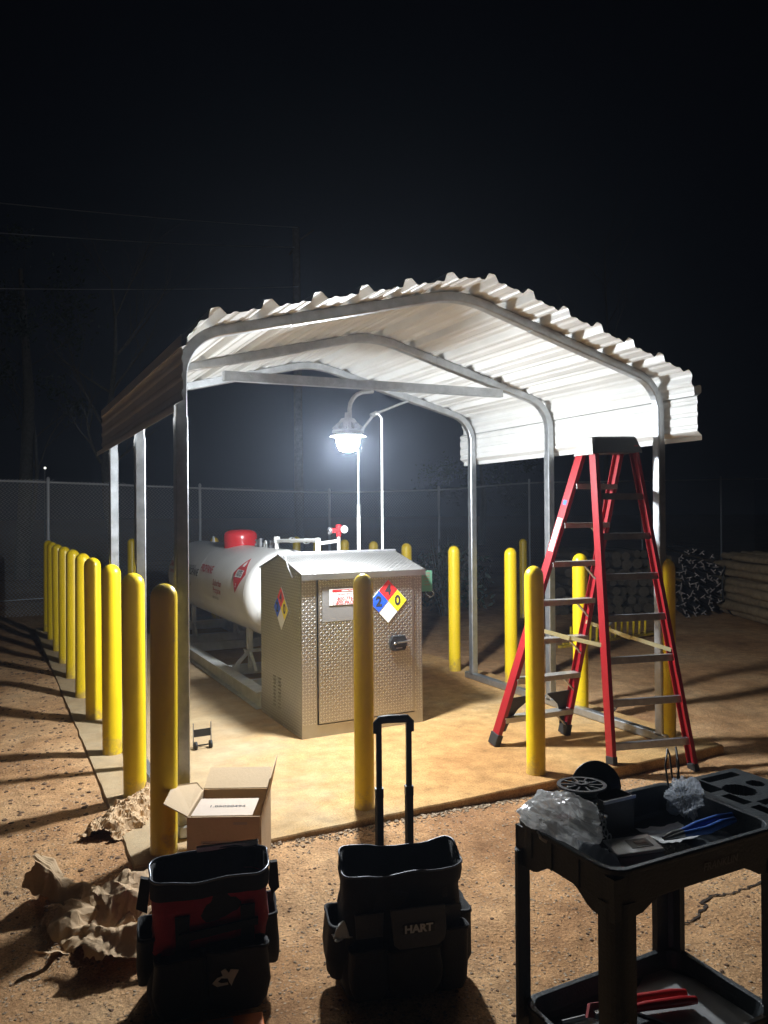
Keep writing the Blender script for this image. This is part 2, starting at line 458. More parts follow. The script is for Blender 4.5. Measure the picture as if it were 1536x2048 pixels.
# ------------------------------------------------------------------ bollards
def bollard_mesh():
    r = .062; h = 1.25; prof = [(r, -.02), (r, h-r*1.05)]
    for k in range(1, 9):
        t = PI/2*k/8; prof.append((max(.0005, r*math.cos(t)), h-r*1.05+r*1.05*math.sin(t)))
    prof = [(r+.003, -.02), (r+.003, .012)]+[(r, .02)]+prof[1:]
    mb = MB(); mb.lathe(prof, 32); return mb
nt_ = M_yel.node_tree; bs = nt_.nodes['Principled BSDF']; src = bs.inputs['Base Color'].links[0].from_socket
tc_ = nt_.nodes.new('ShaderNodeTexCoord'); sp_ = nt_.nodes.new('ShaderNodeSeparateXYZ'); nt_.links.new(tc_.outputs['Object'], sp_.inputs[0])
nz_ = nt_.nodes.new('ShaderNodeTexNoise'); nz_.inputs['Scale'].default_value = 9; nz_.inputs['Detail'].default_value = 7; nz_.inputs['Roughness'].default_value = .75
oi_ = nt_.nodes.new('ShaderNodeObjectInfo'); va_ = nt_.nodes.new('ShaderNodeVectorMath'); va_.operation = 'ADD'; ml_ = nt_.nodes.new('ShaderNodeMath'); ml_.operation = 'MULTIPLY'; ml_.inputs[1].default_value = 40
nt_.links.new(oi_.outputs['Random'], ml_.inputs[0]); nt_.links.new(tc_.outputs['Object'], va_.inputs[0]); nt_.links.new(ml_.outputs[0], va_.inputs[1]); nt_.links.new(va_.outputs[0], nz_.inputs['Vector'])
mr_ = nt_.nodes.new('ShaderNodeMapRange'); mr_.inputs['From Min'].default_value = .22; mr_.inputs['From Max'].default_value = 0; mr_.inputs['To Min'].default_value = -.02; mr_.inputs['To Max'].default_value = .24; nt_.links.new(sp_.outputs['Z'], mr_.inputs['Value'])
ad_ = nt_.nodes.new('ShaderNodeMath'); ad_.operation = 'ADD'; nt_.links.new(nz_.outputs['Fac'], ad_.inputs[0]); nt_.links.new(mr_.outputs[0], ad_.inputs[1])
rp_ = nt_.nodes.new('ShaderNodeValToRGB'); rp_.color_ramp.elements[0].position = .60; rp_.color_ramp.elements[0].color = (0,0,0,1); rp_.color_ramp.elements[1].position = .78; rp_.color_ramp.elements[1].color = (.75,.75,.75,1); nt_.links.new(ad_.outputs[0], rp_.inputs['Fac'])
mx_ = nt_.nodes.new('ShaderNodeMixRGB'); mx_.inputs[2].default_value = (.40,.26,.10,1); nt_.links.new(rp_.outputs['Color'], mx_.inputs[0]); nt_.links.new(src, mx_.inputs[1]); nt_.links.new(mx_.outputs[0], bs.inputs['Base Color'])
b0 = bollard_mesh().build('bollard', M_yel)
NTH = ['front', 'second', 'third', 'fourth', 'fifth', 'sixth', 'seventh', 'eighth', 'ninth', 'last']
leftY = [3.68,4.48,5.37,6.36,7.17,8.08,8.95,9.81,10.75,11.55]
spots = []
for i, y in enumerate(leftY):
    lab = ('yellow domed bollard at the front left corner post of the carport, beside the cardboard box' if i == 0 else
           'yellow domed bollard at the rear end of the long left row' if i == 9 else
           f'yellow domed bollard, {NTH[i]} from the front in the long left row')
    spots.append((.72, y, 1.0, lab, 'bollards in the left row'))
spots += [(1.78,3.72,.86,'slim yellow bollard standing in front of the metal cabinet door','bollards along the front edge'),
          (2.93,3.72,.92,'yellow bollard on the front edge beside the red ladder','bollards along the front edge'),
          (4.12,3.80,.88,'yellow bollard half hidden behind the front right carport post','bollards along the front edge')]
for i, (x, y) in enumerate([(4.14,4.69),(4.32,5.84),(4.15,6.55),(4.15,7.53),(4.15,8.38),(4.15,9.21),(4.15,10.15),(4.15,10.98)]):
    ords = ['seen between the ladder legs', 'just left of the ladder', 'standing right of the cabinet and green tag', 'whose dome shows above the cabinet roof end',
            'touching the thin white conduit above the cabinet', 'just right of the thick white pole', 'behind the red valve handle', 'furthest back, behind the tank pipes']
    spots.append((x, y, .95, 'yellow bollard of the right row '+ords[i], 'bollards in the right row'))
spots += [(1.84,11.6,1.0,'yellow bollard of the rear row between the left carport posts','bollards in the rear row'),
          (3.06,11.6,1.0,'yellow bollard of the rear row beside the red tank dome','bollards in the rear row')]
spots.append((5.6+1.9,8.2+1.6,1.0,'dim yellow bollard far off beside a fence post','bollards beyond the slab'))
for i, (x, y, k, lab, grp) in enumerate(spots):
    o = b0 if i == 0 else b0.copy()
    if i: C.objects.link(o)
    z = 0 if (SX0 < x < SX1 and SY0 < y < SY1) else zg(x, y)
    o.location = Vector((x, y, z))*S; o.rotation_euler = (math.radians(random.uniform(-.4,.4)), math.radians(random.uniform(-.5,.5)), random.uniform(0, 6))
    o.scale = (k, k, 1.0 if i < 24 else 1.0)
    tag(o, lab, 'bollard', grp)

# ------------------------------------------------------------------ carport
FY = [3.82, 4.98, 6.11]; XL, XR, XP = .84, 4.08, 2.46
ZE, ZP = 2.445, 2.862
def fillet(pts, rad):
    out = [Vector(pts[0])]
    for i in range(1, len(pts)-1):
        p = Vector(pts[i]); a = (Vector(pts[i-1])-p).normalized(); b = (Vector(pts[i+1])-p).normalized(); r = rad[i-1]
        ang = a.angle(b); t = r/math.tan(ang/2); c = p+(a+b).normalized()*(r/math.sin(ang/2))
        s0 = p+a*t; s1 = p+b*t; v0 = s0-c; v1 = s1-c; tot = v0.angle(v1); n = 10
        for k in range(n+1):
            f = k/n
            v = (v0*math.sin((1-f)*tot)+v1*math.sin(f*tot))/math.sin(tot)
            out.append(c+v)
    out.append(Vector(pts[-1])); return out
center = fillet([(XL,-.0),(XL,ZE),(XP,ZP),(XR,ZE),(XR,0.0)], [.26,.75,.26])
def dense(pts, step=.05):
    out = []
    for a, b in zip(pts[:-1], pts[1:]):
        n = max(1, int((b-a).length/step))
        out += [a.lerp(b, k/n) for k in range(n)]
    return out+[pts[-1]]
def clip_s(pts, s0, s1):
    out = []; s = 0; 
    for a, b in zip(pts[:-1], pts[1:]):
        L = (b-a).length
        if s+L >= s0 and s <= s1:
            t0 = max(0, (s0-s)/L) if L else 0; t1 = min(1, (s1-s)/L) if L else 1
            if not out: out.append(a.lerp(b, t0))
            out.append(a.lerp(b, t1))
        s += L
    return out
def total(pts): return sum((b-a).length for a, b in zip(pts[:-1], pts[1:]))
TL = total(center)
carport = thing('carport', 'open metal carport with white ribbed roof over the tank and cabinet', 'carport', (XP, 4.98, 0))
def sq(mb, pts, y, h):
    n = len(pts); rings = []
    for i in range(n):
        a = pts[max(0,i-1)]; b = pts[min(n-1,i+1)]; d = (b-a).normalized(); nn = Vector((-d.y, d.x))
        e = h*.18
        for (u, v_) in ((h,h-e),(h-e,h),(-h+e,h),(-h,h-e),(-h,-h+e),(-h+e,-h),(h-e,-h),(h,-h+e)):
            rings.append((pts[i].x+nn.x*u, y+v_, pts[i].y+nn.y*u))
    fs = [(i*8+j, i*8+(j+1)%8, (i+1)*8+(j+1)%8, (i+1)*8+j) for i in range(n-1) for j in range(8)]
    fs += [tuple(range(7,-1,-1)), tuple((n-1)*8+j for j in range(8))]
    mb.add(rings, fs)
for y in FY:
    mb = MB(); H = .031
    legL = 2.05
    sq(mb, clip_s(center, .045, legL), y, H)
    sq(mb, clip_s(center, legL-.04, legL+.95), y, H*.90)
    sq(mb, clip_s(center, legL+.93, TL/2-.55), y, H)
    sq(mb, clip_s(center, TL/2-.57, TL/2+.57), y, H*.90)
    sq(mb, clip_s(center, TL/2+.55, TL-legL-.93), y, H)
    sq(mb, clip_s(center, TL-legL-.95, TL-legL+.04), y, H*.90)
    sq(mb, clip_s(center, TL-legL, TL-.045), y, H)
    mb.build('frame', M_galv, carport)
for sx in (XL, XR):
    MB().box((sx-.031, 3.76, .004), (sx+.031, 6.22, .062), bev=.006).build('base_rail', M_galv, carport)
# roof sheet profile
def offset(pts, d):
    out = []; n = len(pts)
    for i in range(n):
        a = pts[max(0,i-1)]; b = pts[min(n-1,i+1)]; t = (b-a).normalized(); out.append(pts[i]+Vector((-t.y, t.x))*d)
    return out
pc = fillet([(XL-.036,2.055),(XL-.036,ZE+.015),(XP,ZP+.034),(XR+.036,ZE+.015),(XR+.036,2.055)], [.20,.75,.20])
pc = dense(pc, .004); PL = total(pc)
def ribh(s):
    h = 0
    d = abs(((s-PL/2-.05+.1335) % .267)-.1335)
    h = max(0, min(1, (.046-d)/.026))*.040
    e = ((s-PL/2-.05) % .267)
    for c in (.089, .178):
        dd = abs(e-c); h = max(h, max(0, min(1, (.020-dd)/.010))*.007)
    return h
def roof_prof(s0, s1):
    out = []; s = 0; lasts = -1
    for i in range(len(pc)):
        if i: s += (pc[i]-pc[i-1]).length
        if s < s0 or s > s1: continue
        a = pc[max(0,i-3)]; b = pc[min(len(pc)-1,i+3)]; t = (b-a).normalized(); p = pc[i]+Vector((-t.y, t.x))*ribh(s)
        if s-lasts < .0055 and len(out) > 1: continue
        out.append((p.x, p.y)); lasts = s
    return out
sk = ZE-2.055-.02
def yl(a, b, n): return [a+(b-a)*i/n for i in range(n+1)]
MB().ribbon(roof_prof(sk-.10, PL-sk+.10), [3.545, 6.29], None, .002).build('roof_panel', M_roof, carport)
# side panels hang from the eaves, ribs running lengthwise, lower edge flared
def side_prof(sx, sgn):
    out = []; z0, z1 = 2.04, 2.40; n = 90
    for i in range(n+1):
        z = z0+(z1-z0)*i/n; h = 0
        for c, wd, hh in ((2.052,.030,.042),(2.372,.030,.040 if sgn > 0 else .008)):
            h = max(h, max(0, min(1, (wd+.016-abs(z-c))/.026))*hh)
        for c in (2.13, 2.21, 2.29):
            h = max(h, max(0, min(1, (.018-abs(z-c))/.010))*.006)
        out.append((sx+sgn*(.008+h), z))
    return out if sgn < 0 else out[::-1]
MB().ribbon(side_prof(XL-.036, -1), [3.56, 6.38], None, .002).build('side_panel', M_roof, carport)
MB().ribbon(side_prof(XR+.036, 1), [3.535, 6.38], None, .002).build('side_panel', M_roof, carport)
cb = MB().bar((1.36,4.915,2.475),(3.56,4.915,2.505),.05,.062)
for k in range(5): cb.lathe([(.005,0),(.0005,.004)],6,Matrix.Translation((1.40+k*.045,4.889,2.485)) @ Matrix.Rotation(PI/2,4,'X'))
cb.build('cross_brace', M_galv, carport)

# ------------------------------------------------------------------ lamp and conduits
LX, LY, LZ = 2.155, 4.72, 2.09
LZ_ = 0
lamp = thing('work_lamp', 'lit white jar lamp hanging from a bent conduit under the roof', 'lamp', (LX,LY,LZ+.05))
hb = MB()
hb.lathe([(.0005,.165),(.020,.165),(.022,.13),(.045,.125),(.060,.105),(.064,.06),(.075,.052),(.105,.045),(.108,.030),(.100,.026),(.0005,.026)], 32, Matrix.Translation((LX,LY,LZ)))
for k in range(12):
    t = 2*PI*k/12; c, s_ = math.cos(t), math.sin(t)
    hb.bar((LX+c*.058,LY+s_*.058,LZ+.088),(LX+c*.098,LY+s_*.098,LZ+.05),.006,.03)
hb.build('housing', M_galv, lamp)
gb = MB().lathe([(.082,.025),(.080,0),(.074,-.045),(.064,-.075),(.045,-.092),(.02,-.099),(.0005,-.1)], 32, Matrix.Translation((LX,LY,LZ)))
M_glow = emis('lit_globe', (.90,.955,1.0), LAMP_POWER)
gb.build('globe', M_glow, lamp)
rf = MB().lathe([(.083,.027),(.125,.004),(.127,.001),(.083,.020)], 32, Matrix.Translation((LX,LY,LZ)))
rf.build('reflector_rim', M_white, lamp)
cd = MB()
cd.tube([V(LX+.01,LY,LZ+.14), at(700,838,LY), at(699,818,LY), at(701,806,LY+.02), at(706,797,LY+.04), at(714,789,LY+.07), at(724,785,LY+.11), at(745,783,LY+.17)], .0145, 12)
cdo = cd.build('hanger_pipe', M_galv, lamp)
pa = thing('conduit', 'thick white conduit pole rising behind the cabinet with a bent top arm', 'conduit', (2.87,6.1,0))
PAX = at(717,1000,6.1).x
arm = [(PAX,6.1,.0),(PAX,6.1,1.62)]
MB().tube(arm, .016, 12).build('lower_pipe', M_white, pa)
pts = [V(PAX,6.1,1.6),V(PAX,6.1,2.18),V(PAX+.02,6.1,2.27),V(PAX+.06,6.1,2.34),at(748,829,6.1),at(790,812,6.1),at(828,797,6.1),at(834,790,6.12),at(828,784,6.14),at(800,783,6.14)]
MB().tube(pts, .0125, 12).build('upper_pipe', M_galv, pa)
MB().tube([V(PAX,6.1,1.57),V(PAX,6.1,1.66)], .02, 12).build('coupling', M_galv, pa)
q = at(748,829,6.1); MB().tube([q-V(.03,0,.015), q+V(.03,0,.015)], .022, 12).build('fitting', M_galv, pa)
pb = thing('conduit', 'thin white conduit with an elbow beside the lamp pole', 'conduit', (3.1,6.1,0))
q0 = at(752,828,6.06); q1 = at(763,834,6.06); q2 = at(764,1100,6.06)
MB().tube([q0, q0.lerp(q1,.4)+V(0,0,.012), q1+V(0,0,-.01), V(q1.x,6.06,1.2), V(q1.x,6.06,0)], .011, 10).build('pipe', M_white, pb)

# ------------------------------------------------------------------ tank
TX, TZ, TR, TY0, TY1 = 2.45, .83, .42, 6.6, 10.2
tank = thing('propane_tank', 'long white propane tank with red dome on a grey steel skid', 'tank', (TX, 8.4, 0))
prof = []
HD = .22
for k in range(9):
    t = PI/2*k/8; prof.append((max(.001, TR*math.sin(t)), -HD*math.cos(t)))
rings = [(r, TY0+.0+HD*0+y+0) for r, y in prof]
prof_l = [(max(.001, TR*math.sin(PI/2*k/8)), TY0+HD-HD*math.cos(PI/2*k/8)-.1) for k in range(9)]
mid = [(TR, TY0+HD-.1+.005), (TR+.003, TY0+HD-.1+.012), (TR+.003, TY0+HD-.1+.03), (TR, TY0+HD-.1+.038)]
seam2 = [(TR, 8.46), (TR+.0025, 8.467), (TR+.0025, 8.48), (TR, 8.487)]
prof_r = [(max(.001, TR*math.cos(PI/2*k/8)), TY1-HD+HD*math.sin(PI/2*k/8)) for k in range(9)]
MT = Matrix.Translation((TX,0,TZ)) @ Matrix.Rotation(-PI/2, 4, 'X')
def seg(y0, y1, n=10): return [(TR, y0+(y1-y0)*k/n) for k in range(1, n)]
e0_ = TY0+HD-.1
MB().lathe(prof_l+mid+[(TR,e0_+.05)]+seg(e0_+.05,8.44,12)+[(TR,8.44)]+seam2+[(TR,8.51)]+seg(8.51,TY1-HD-.02,12)+[(TR,TY1-HD-.02)]+prof_r, 64, MT).build('shell', M_tank, tank)
def cyl(y0, th0, r=TR+.0045):
    """text plane wrapped on the tank's left side; x runs towards the camera"""
    def f(x, y):
        a = th0+y/r
        return Vector((TX-r*math.cos(a), y0-x, TZ+r*math.sin(a)))
    return f
R_ = math.radians
tx = MB(); add_text(tx, 'PROPANE', .115, cyl(8.17, R_(24)), bold=.002); tx.build('lettering', M_text_r, tank)
tx = MB(); add_text(tx, 'Suburban', .085, cyl(7.64, R_(8)), bold=.002); add_text(tx, 'Propane', .085, cyl(7.64, R_(-2)), bold=.002); tx.build('lettering', M_brown, tank)
tx = MB(); add_text(tx, '1-800-776-7263', .038, cyl(7.72, R_(-12.5))); tx.build('lettering', M_text_k, tank)
for t_, s_, y_, a_ in (('Ls subnormal Ltd', .055, 8.84, 24), ('NON-PROPANE', .11, 8.86, 15), ('TESTED', .05, 8.95, 5), ('MASTERS.LTD', .05, 8.9, -4)):
    tx = MB(); add_text(tx, t_, s_, cyl(y_, R_(a_)), bold=.003 if s_ > .1 else 0); tx.build('lettering', M_text_k, tank)
tx = MB(); add_text(tx, 'DANGER', .10, cyl(9.75, R_(20)), bold=.002); tx.build('lettering', M_text_r, tank); tx = MB(); add_text(tx, 'FLAMMABLE', .06, cyl(9.75, R_(8))); tx.build('lettering', M_text_r, tank)
def dia(mb, f, hw, hh, n=10):
    vs = []; 
    for j in range(n+1):
        for i in range(n+1):
            a, b = i/n, j/n; vs.append(f((a-b)*hw, (1-a-b)*hh))
    mb.add(vs, [(j*(n+1)+i, (j+1)*(n+1)+i, (j+1)*(n+1)+i+1, j*(n+1)+i+1) for j in range(n) for i in range(n)])
pl = MB(); dia(pl, cyl(6.99, R_(27.5), TR+.006), .185, .185); plo = pl.build('placard', M_text_r, tank)
def rect(mb, f, x0, y0, x1, y1, n=6):
    vs = [f(x0+(x1-x0)*i/n, y0+(y1-y0)*j/n) for j in range(n+1) for i in range(n+1)]
    mb.add(vs, [(j*(n+1)+i, j*(n+1)+i+1, (j+1)*(n+1)+i+1, (j+1)*(n+1)+i) for j in range(n) for i in range(n)])
pw = MB(); f9 = cyl(6.99, R_(27.5), TR+.009); rect(pw, f9, -.10, -.038, .10, .038); add_text(pw, '2', .05, lambda x, y: f9(x, y-.115), bold=.002)
pw.add([f9(x, y) for x, y in ((-.03,.075),(.03,.075),(.036,.10),(.018,.145),(.008,.115),(-.006,.15),(-.016,.115),(-.034,.105))], [(0,1,2,3,4,5,6,7)])
pw.build('placard_panel', M_white, plo)
pk = MB(); f12 = cyl(6.99, R_(27.5), TR+.012); add_text(pk, '1075', .082, f12, bold=.002); pk.build('placard_number', M_text_k, plo)
# dome, fittings
dm = MB().lathe([(.178,0),(.182,.10),(.180,.145),(.165,.175),(.12,.197),(.05,.205),(.0005,.206)], 40, Matrix.Translation((TX,8.22,TZ+TR-.035)))
dm.build('dome_lid', M_red, tank)
for yy_ in (9.36, 7.36):
    e = MB(); e.tube([(TX+.0, yy_+.035*math.cos(t), TZ+TR-.01+.075*math.sin(t)) for t in [PI*k/10 for k in range(11)]], .009, 8); e.build('lifting_eye', M_white, tank)
for (yy_, h_) in ((7.62,.06),(7.52,.075),(7.18,.06)):
    e = MB(); e.lathe([(.028,-.02),(.028,h_*.5),(.018,h_*.5),(.018,h_),(.026,h_),(.026,h_+.012),(.0005,h_+.012)], 10, Matrix.Translation((TX,yy_,TZ+TR)), False); e.build('valve', M_gald, tank)
pp = MB(); zt = TZ+TR
pp.tube([(TX,7.02,zt-.02),(TX,7.02,zt+.10)], .022, 12)
pp.tube([(TX,7.02,zt+.075),(TX,6.0,zt+.105)], .016, 12)
pp.tube([(TX,5.99,zt+.125),(TX,5.99,zt-.3)], .022, 12)
for yy_ in (6.6, 6.25): pp.lathe([(.026,-.03),(.026,.03)], 10, Matrix.Translation((TX,yy_,zt+.092)) @ Matrix.Rotation(PI/2,4,'X'), False)
pp.lathe([(.03,-.03),(.03,.03),(.0005,.03)], 12, Matrix.Translation((TX,7.02,zt+.085)), False)
pp.tube([(TX,6.0,zt+.075),(TX+.16,5.92,zt+.10)], .014, 10)
pp.tube([(TX+.16,5.92,zt-.2),(TX+.16,5.92,zt+.16)], .013, 10)
pp.build('white_piping', M_white, tank)
vx, vy, vz = TX+.16, 5.92, zt+.185
vv = MB().tube([(vx,vy,vz-.05),(vx,vy,vz+.03)], .02, 10); vv.tube([(vx-.07,vy,vz),(vx+.06,vy,vz)], .022, 10); vv.lathe([(.024,-.01),(.024,.02)],8,Matrix.Translation((vx,vy,vz+.03)),False)
vo_ = vv.build('red_valve', M_red, tank)
MB().lathe([(.0005,.0),(.03,.0),(.032,.012),(.03,.02),(.0005,.02)], 16, Matrix.Translation((vx+.035,vy-.03,vz+.01)) @ Matrix.Rotation(PI/2,4,'X')).build('gauge', M_white, vo_)
MB().lathe([(.0005,-.012),(.03,-.012),(.03,.012),(.0005,.012)], 12, Matrix.Translation((vx-.08,vy,vz)) @ Matrix.Rotation(PI/2,4,'Y')).build('end_cap', M_gald, vo_)
# skid
for sx in (1.965, 2.935):
    sb = MB().box((sx-.02,6.0,.012),(sx+.02,10.6,.13), bev=.004); sb.box((sx-.055,6.0,.0025),(sx+.055,10.6,.012)); sb.box((sx-.055,6.0,.13),(sx+.055,10.6,.139)); sb.build('skid_rail', M_skid, tank)
for y in (6.55, 7.28, 8.76, 9.4, 10.5):
    MB().box((1.99,y-.03,.03),(2.91,y+.03,.125)).build('cross_member', M_skid, tank)
for y in (7.1, 9.35):
    for sx in (-1, 1):
        lg = MB(); lg.bar((TX+sx*.25,y,.50),(TX+sx*.25,y,.30),.05,.05,up=(1,0,0)); lg.box((TX+sx*.25-.05,y-.045,.29),(TX+sx*.25+.05,y+.045,.30))
        lg.bar((TX+sx*.25,y,.29),(TX+sx*.42,y,.12),.03,.03,up=(0,1,0)); lg.bar((TX+sx*.25,y,.29),(TX+sx*.25,y-.2,.12),.025,.025,up=(1,0,0))
        lg.bar((TX+sx*.25,y,.29),(TX+sx*.25,y+.0,.12),.03,.03,up=(1,0,0)); lg.build('leg', M_skid, tank)
    MB().bar((TX-.3,y,.285),(TX+.3,y,.285),.04,.03).build('saddle_bar', M_skid, tank)

# ------------------------------------------------------------------ cabinet
CX0, CX1, CY0, CY1, CZE, CZR = 1.935, 2.905, 5.04, 5.94, 1.15, 1.262
cab = thing('cabinet', 'diamond plate metal cabinet with gabled roof and hazard placards', 'cabinet', (2.43,5.49,0))
def lozenges(mb, o, ux, uy, W, Hh, inside=None, p=.0215):
    """raised bars of diamond plate, alternating direction"""
    o = Vector(o); ux = Vector(ux).normalized(); uy = Vector(uy).normalized(); nn = ux.cross(uy).normalized()
    ni = int(W/p); nj = int(Hh/p); mb.cur = 1
    for i in range(ni):
        for j in range(nj):
            cx, cy = (i+.5)*p, (j+.5)*p
            if inside and not inside(cx, cy): continue
            a = PI/4 if (i+j) % 2 else -PI/4
            c, s_ = math.cos(a), math.sin(a); L = p*.50; B = p*.145; h = .0016
            pt = lambda u, v, z: o+ux*(cx+u*c-v*s_)+uy*(cy+u*s_+v*c)+nn*z
            vs = [pt(-L,0,.0), pt(-L*.45,-B,.0), pt(L*.45,-B,.0), pt(L,0,.0), pt(L*.45,B,.0), pt(-L*.45,B,.0), pt(-L*.5,0,h), pt(L*.5,0,h)]
            mb.add(vs, [(0,1,6),(1,2,7,6),(2,3,7),(3,4,7),(4,5,6,7),(5,0,6)])
    mb.cur = 0
body = MB(); d_ = .004
yr = (CY0+CY1)/2
body.box((CX0,CY0+.002,.0),(CX0+.115,CY0+.03,CZE)); body.box((CX1-.07,CY0+.002,.0),(CX1,CY0+.03,CZE))
body.box((CX0+.115,CY0+.002,.0),(CX1-.07,CY0+.03,.085)); body.box((CX0+.115,CY0+.002,CZE-.02),(CX1-.07,CY0+.03,CZE))
body.box((CX0,CY1-.01,.0),(CX1,CY1,CZE))
for x0 in (CX0, CX1-.006):
    body.prism([(CY0+.03,0),(CY1-.01,0),(CY1-.01,CZE),(yr,CZR),(CY0+.03,CZE)], (x0+.003,0,0), (0,1,0), (0,0,1), .006)
gable = lambda x, y: y < CZE-.01 or y < CZE+(CZR-CZE)*(1-abs(x-.45)/.45)-.02
lozenges(body, (CX0,CY1,0), (0,-1,0), (0,0,1), .9, CZR, lambda x, y: gable(x, y) and not (.24 < x < .50 and y < .02))
lozenges(body, (CX0,CY0+.002,.09), (1,0,0), (0,0,1), .112, 1.04)
lozenges(body, (CX1-.068,CY0+.002,.09), (1,0,0), (0,0,1), .066, 1.04)
body.build('body', M_dp, cab)
dr = MB(); dx0, dx1 = CX0+.123, CX1-.074
dr.box((dx0,CY0-.008,.095),(dx1,CY0+.015,CZE-.028)); lozenges(dr, (dx0+.006,CY0-.008,.10), (1,0,0), (0,0,1), dx1-dx0-.012, CZE-.135,
    lambda x, y: not (.04 < x < .40 and .70 < y < .945))
door = dr.build('door', M_dp, cab)
MB().box((dx0+.03,CY0-.011,.81),(dx0+.42,CY0-.0085,1.055)).build('blank_plate', mat('dull_plate', (.33,.32,.31), .5, .6, var=.1), door)
sg = MB().box((2.14,CY0-.015,.925),(2.44,CY0-.0115,1.04)).build('sign', M_white, door)
st = MB(); pf = lambda cx, cz: plane_fn((cx,CY0-.0165,cz),(1,0,0),(0,0,1))
st.box((2.165,CY0-.0163,1.018),(2.415,CY0-.0155,1.034))
add_text(st, 'SUBURBAN SERVICE NUMBERS', .0145, pf(2.29,1.002), bold=.0004, sx=.95); add_text(st, 'FOR SERVICE CALL', .011, pf(2.29,.989))
add_text(st, '1-800-776-7263', .036, pf(2.29,.967), bold=.0006); add_text(st, '1-800-PROPANE', .036, pf(2.29,.938), bold=.0006)
st.build('sign_lettering', M_text_r, sg)
sw = MB(); f = plane_fn((2.29,CY0-.0175,1.026),(1,0,0),(0,0,1)); add_text(sw, 'Suburban Propane', .015, f, bold=.0004); sw.build('sign_heading', M_white, sg)
lt = MB().prism([(-.05,-.055),(.05,-.055),(.068,-.02),(.068,.02),(.05,.055),(-.05,.055),(-.068,.02),(-.068,-.02)], (2.69,CY0-.02,.615), (1,0,0), (0,0,1), .024).build('latch', M_black, door, bevel=.004)
lh = MB().bar((2.675,CY0-.037,.62),(2.78,CY0-.045,.628),.012,.010); lh.lathe([(.010,0),(.010,.006),(.0005,.007)],10,Matrix.Translation((2.655,CY0-.032,.615)) @ Matrix.Rotation(PI/2,4,'X'))
lh.box((2.665,CY0-.035,.578),(2.715,CY0-.032,.584)); lh.build('latch_lever', M_steel, lt)
def nfpa(parent, o, ux, uy, hw, hh):
    o = Vector(o); ux = Vector(ux); uy = Vector(uy); nn = ux.cross(uy).normalized()
    par = MB().prism([(0,-hh),(hw,0),(0,hh),(-hw,0)], o, ux, uy, .003).build('placard', M_white, parent)
    g_ = .003
    for (cx, cy, mt, nm) in ((0,.5,M_redp,'red_quarter'),(-.5,0,M_blue,'blue_quarter'),(.5,0,M_yelp,'yellow_quarter'),(0,-.5,M_white,'white_quarter')):
        a, b = hw/2-g_/2, hh/2-g_/2
        q_ = o+ux*(cx*hw)+uy*(cy*hh)+nn*.0035
        if nm != 'white_quarter': MB().add([q_-uy*b, q_+ux*a, q_+uy*b, q_-ux*a], [(0,1,2,3)]).build(nm, mt, par)
    t = MB()
    for (cx, cy, ch) in ((0,.5,'4'),(-.5,0,'2'),(.5,0,'0')):
        q_ = o+ux*(cx*hw)+uy*(cy*hh)+nn*.005
        add_text(t, ch, hh*.62, lambda x, y, q_=q_: q_+ux*x*(hw/hh)+uy*y, bold=.0035)
    t.build('numbers', M_text_k, par)
nfpa(door, (2.61,CY0-.012,.93), (1,0,0), (0,0,1), .155, .16)
nfpa(cab, (CX0-.006,5.44,.875), (0,-1,0), (0,0,1), .155, .16)
lv = MB()
for i in range(2):
    for j in range(9):
        yc = 5.50+i*.11; zc = .12+j*.027
        lv.prism([(0,0),(.006,.002),(0,.012)], (CX0-.003,yc,zc), (-1,0,0), (0,0,1), .05)
lv.build('louvres', M_dp, cab)
def roofside(nm, ya, za, yb, zb, back):
    r = MB(); x0, x1 = CX0-.012, CX1+.012
    a = Vector((0,ya,za)); b = Vector((0,yb,zb)); d = (b-a).normalized(); n_v = Vector((0,-d.z,d.y)) if not back else Vector((0,d.z,-d.y)); 
    if n_v.z < 0: n_v = -n_v
    p = [a, b, b+n_v*.008, a+n_v*.008]
    vs = [(x0,q.y,q.z) for q in p]+[(x1,q.y,q.z) for q in p]
    r.add(vs, [(0,1,2,3),(7,6,5,4),(0,4,5,1),(1,5,6,2),(2,6,7,3),(3,7,4,0)])
    if not back:
        lozenges(r, (x0,ya,za+.0085), (1,0,0), tuple(d), x1-x0, (b-a).length)
        r.box((x0,ya-.004,za-.035),(x1,ya,za+.006)); 
    r.build(nm, M_dp, cab)
roofside('roof', CY0-.035, CZE-.004, yr, CZR+.004, False)
roofside('roof', CY1+.01, CZE-.002, yr, CZR+.004, True)
MB().tube([(CX0-.014,yr,CZR+.018),(CX1+.014,yr,CZR+.018)], .010, 8).build('ridge_hinge', M_gald, cab)
MB().tube([(CX0-.02,yr-.17,CZR+.01),(CX0-.02,yr-.25,CZE+.03),(CX0-.02,yr-.33,CZE-.03)], .006, 8).build('roof_stay', M_steel, cab)
# green tag on a wire
tg = thing('tag', 'translucent green inspection tag hanging off the cabinet corner', 'tag', (2.98,5.1,1.05))
MB().box((2.935,5.098,.975),(3.03,5.102,1.135)).build('plate', M_tagp, tg)
tt = MB(); f = lambda cx, cz: plane_fn((cx,5.0965,cz),(1,0,0),(0,0,1))
for k, s_ in enumerate(('CUSTOMER', 'INSPECTED', 'BEFORE FILL', 'OUTLET', 'CHECKED')): add_text(tt, s_, .0125, f(2.982,1.115-k*.022), sx=.9)
tt.build('lettering', M_text_r, tg)
MB().tube([V(3.0+.04*math.sin(t*1.1)+.02*t/6, 5.1, .955-.028*math.cos(t)) for t in [k*.4 for k in range(15)]], .0018, 6).build('wire_loop', M_white, tg)

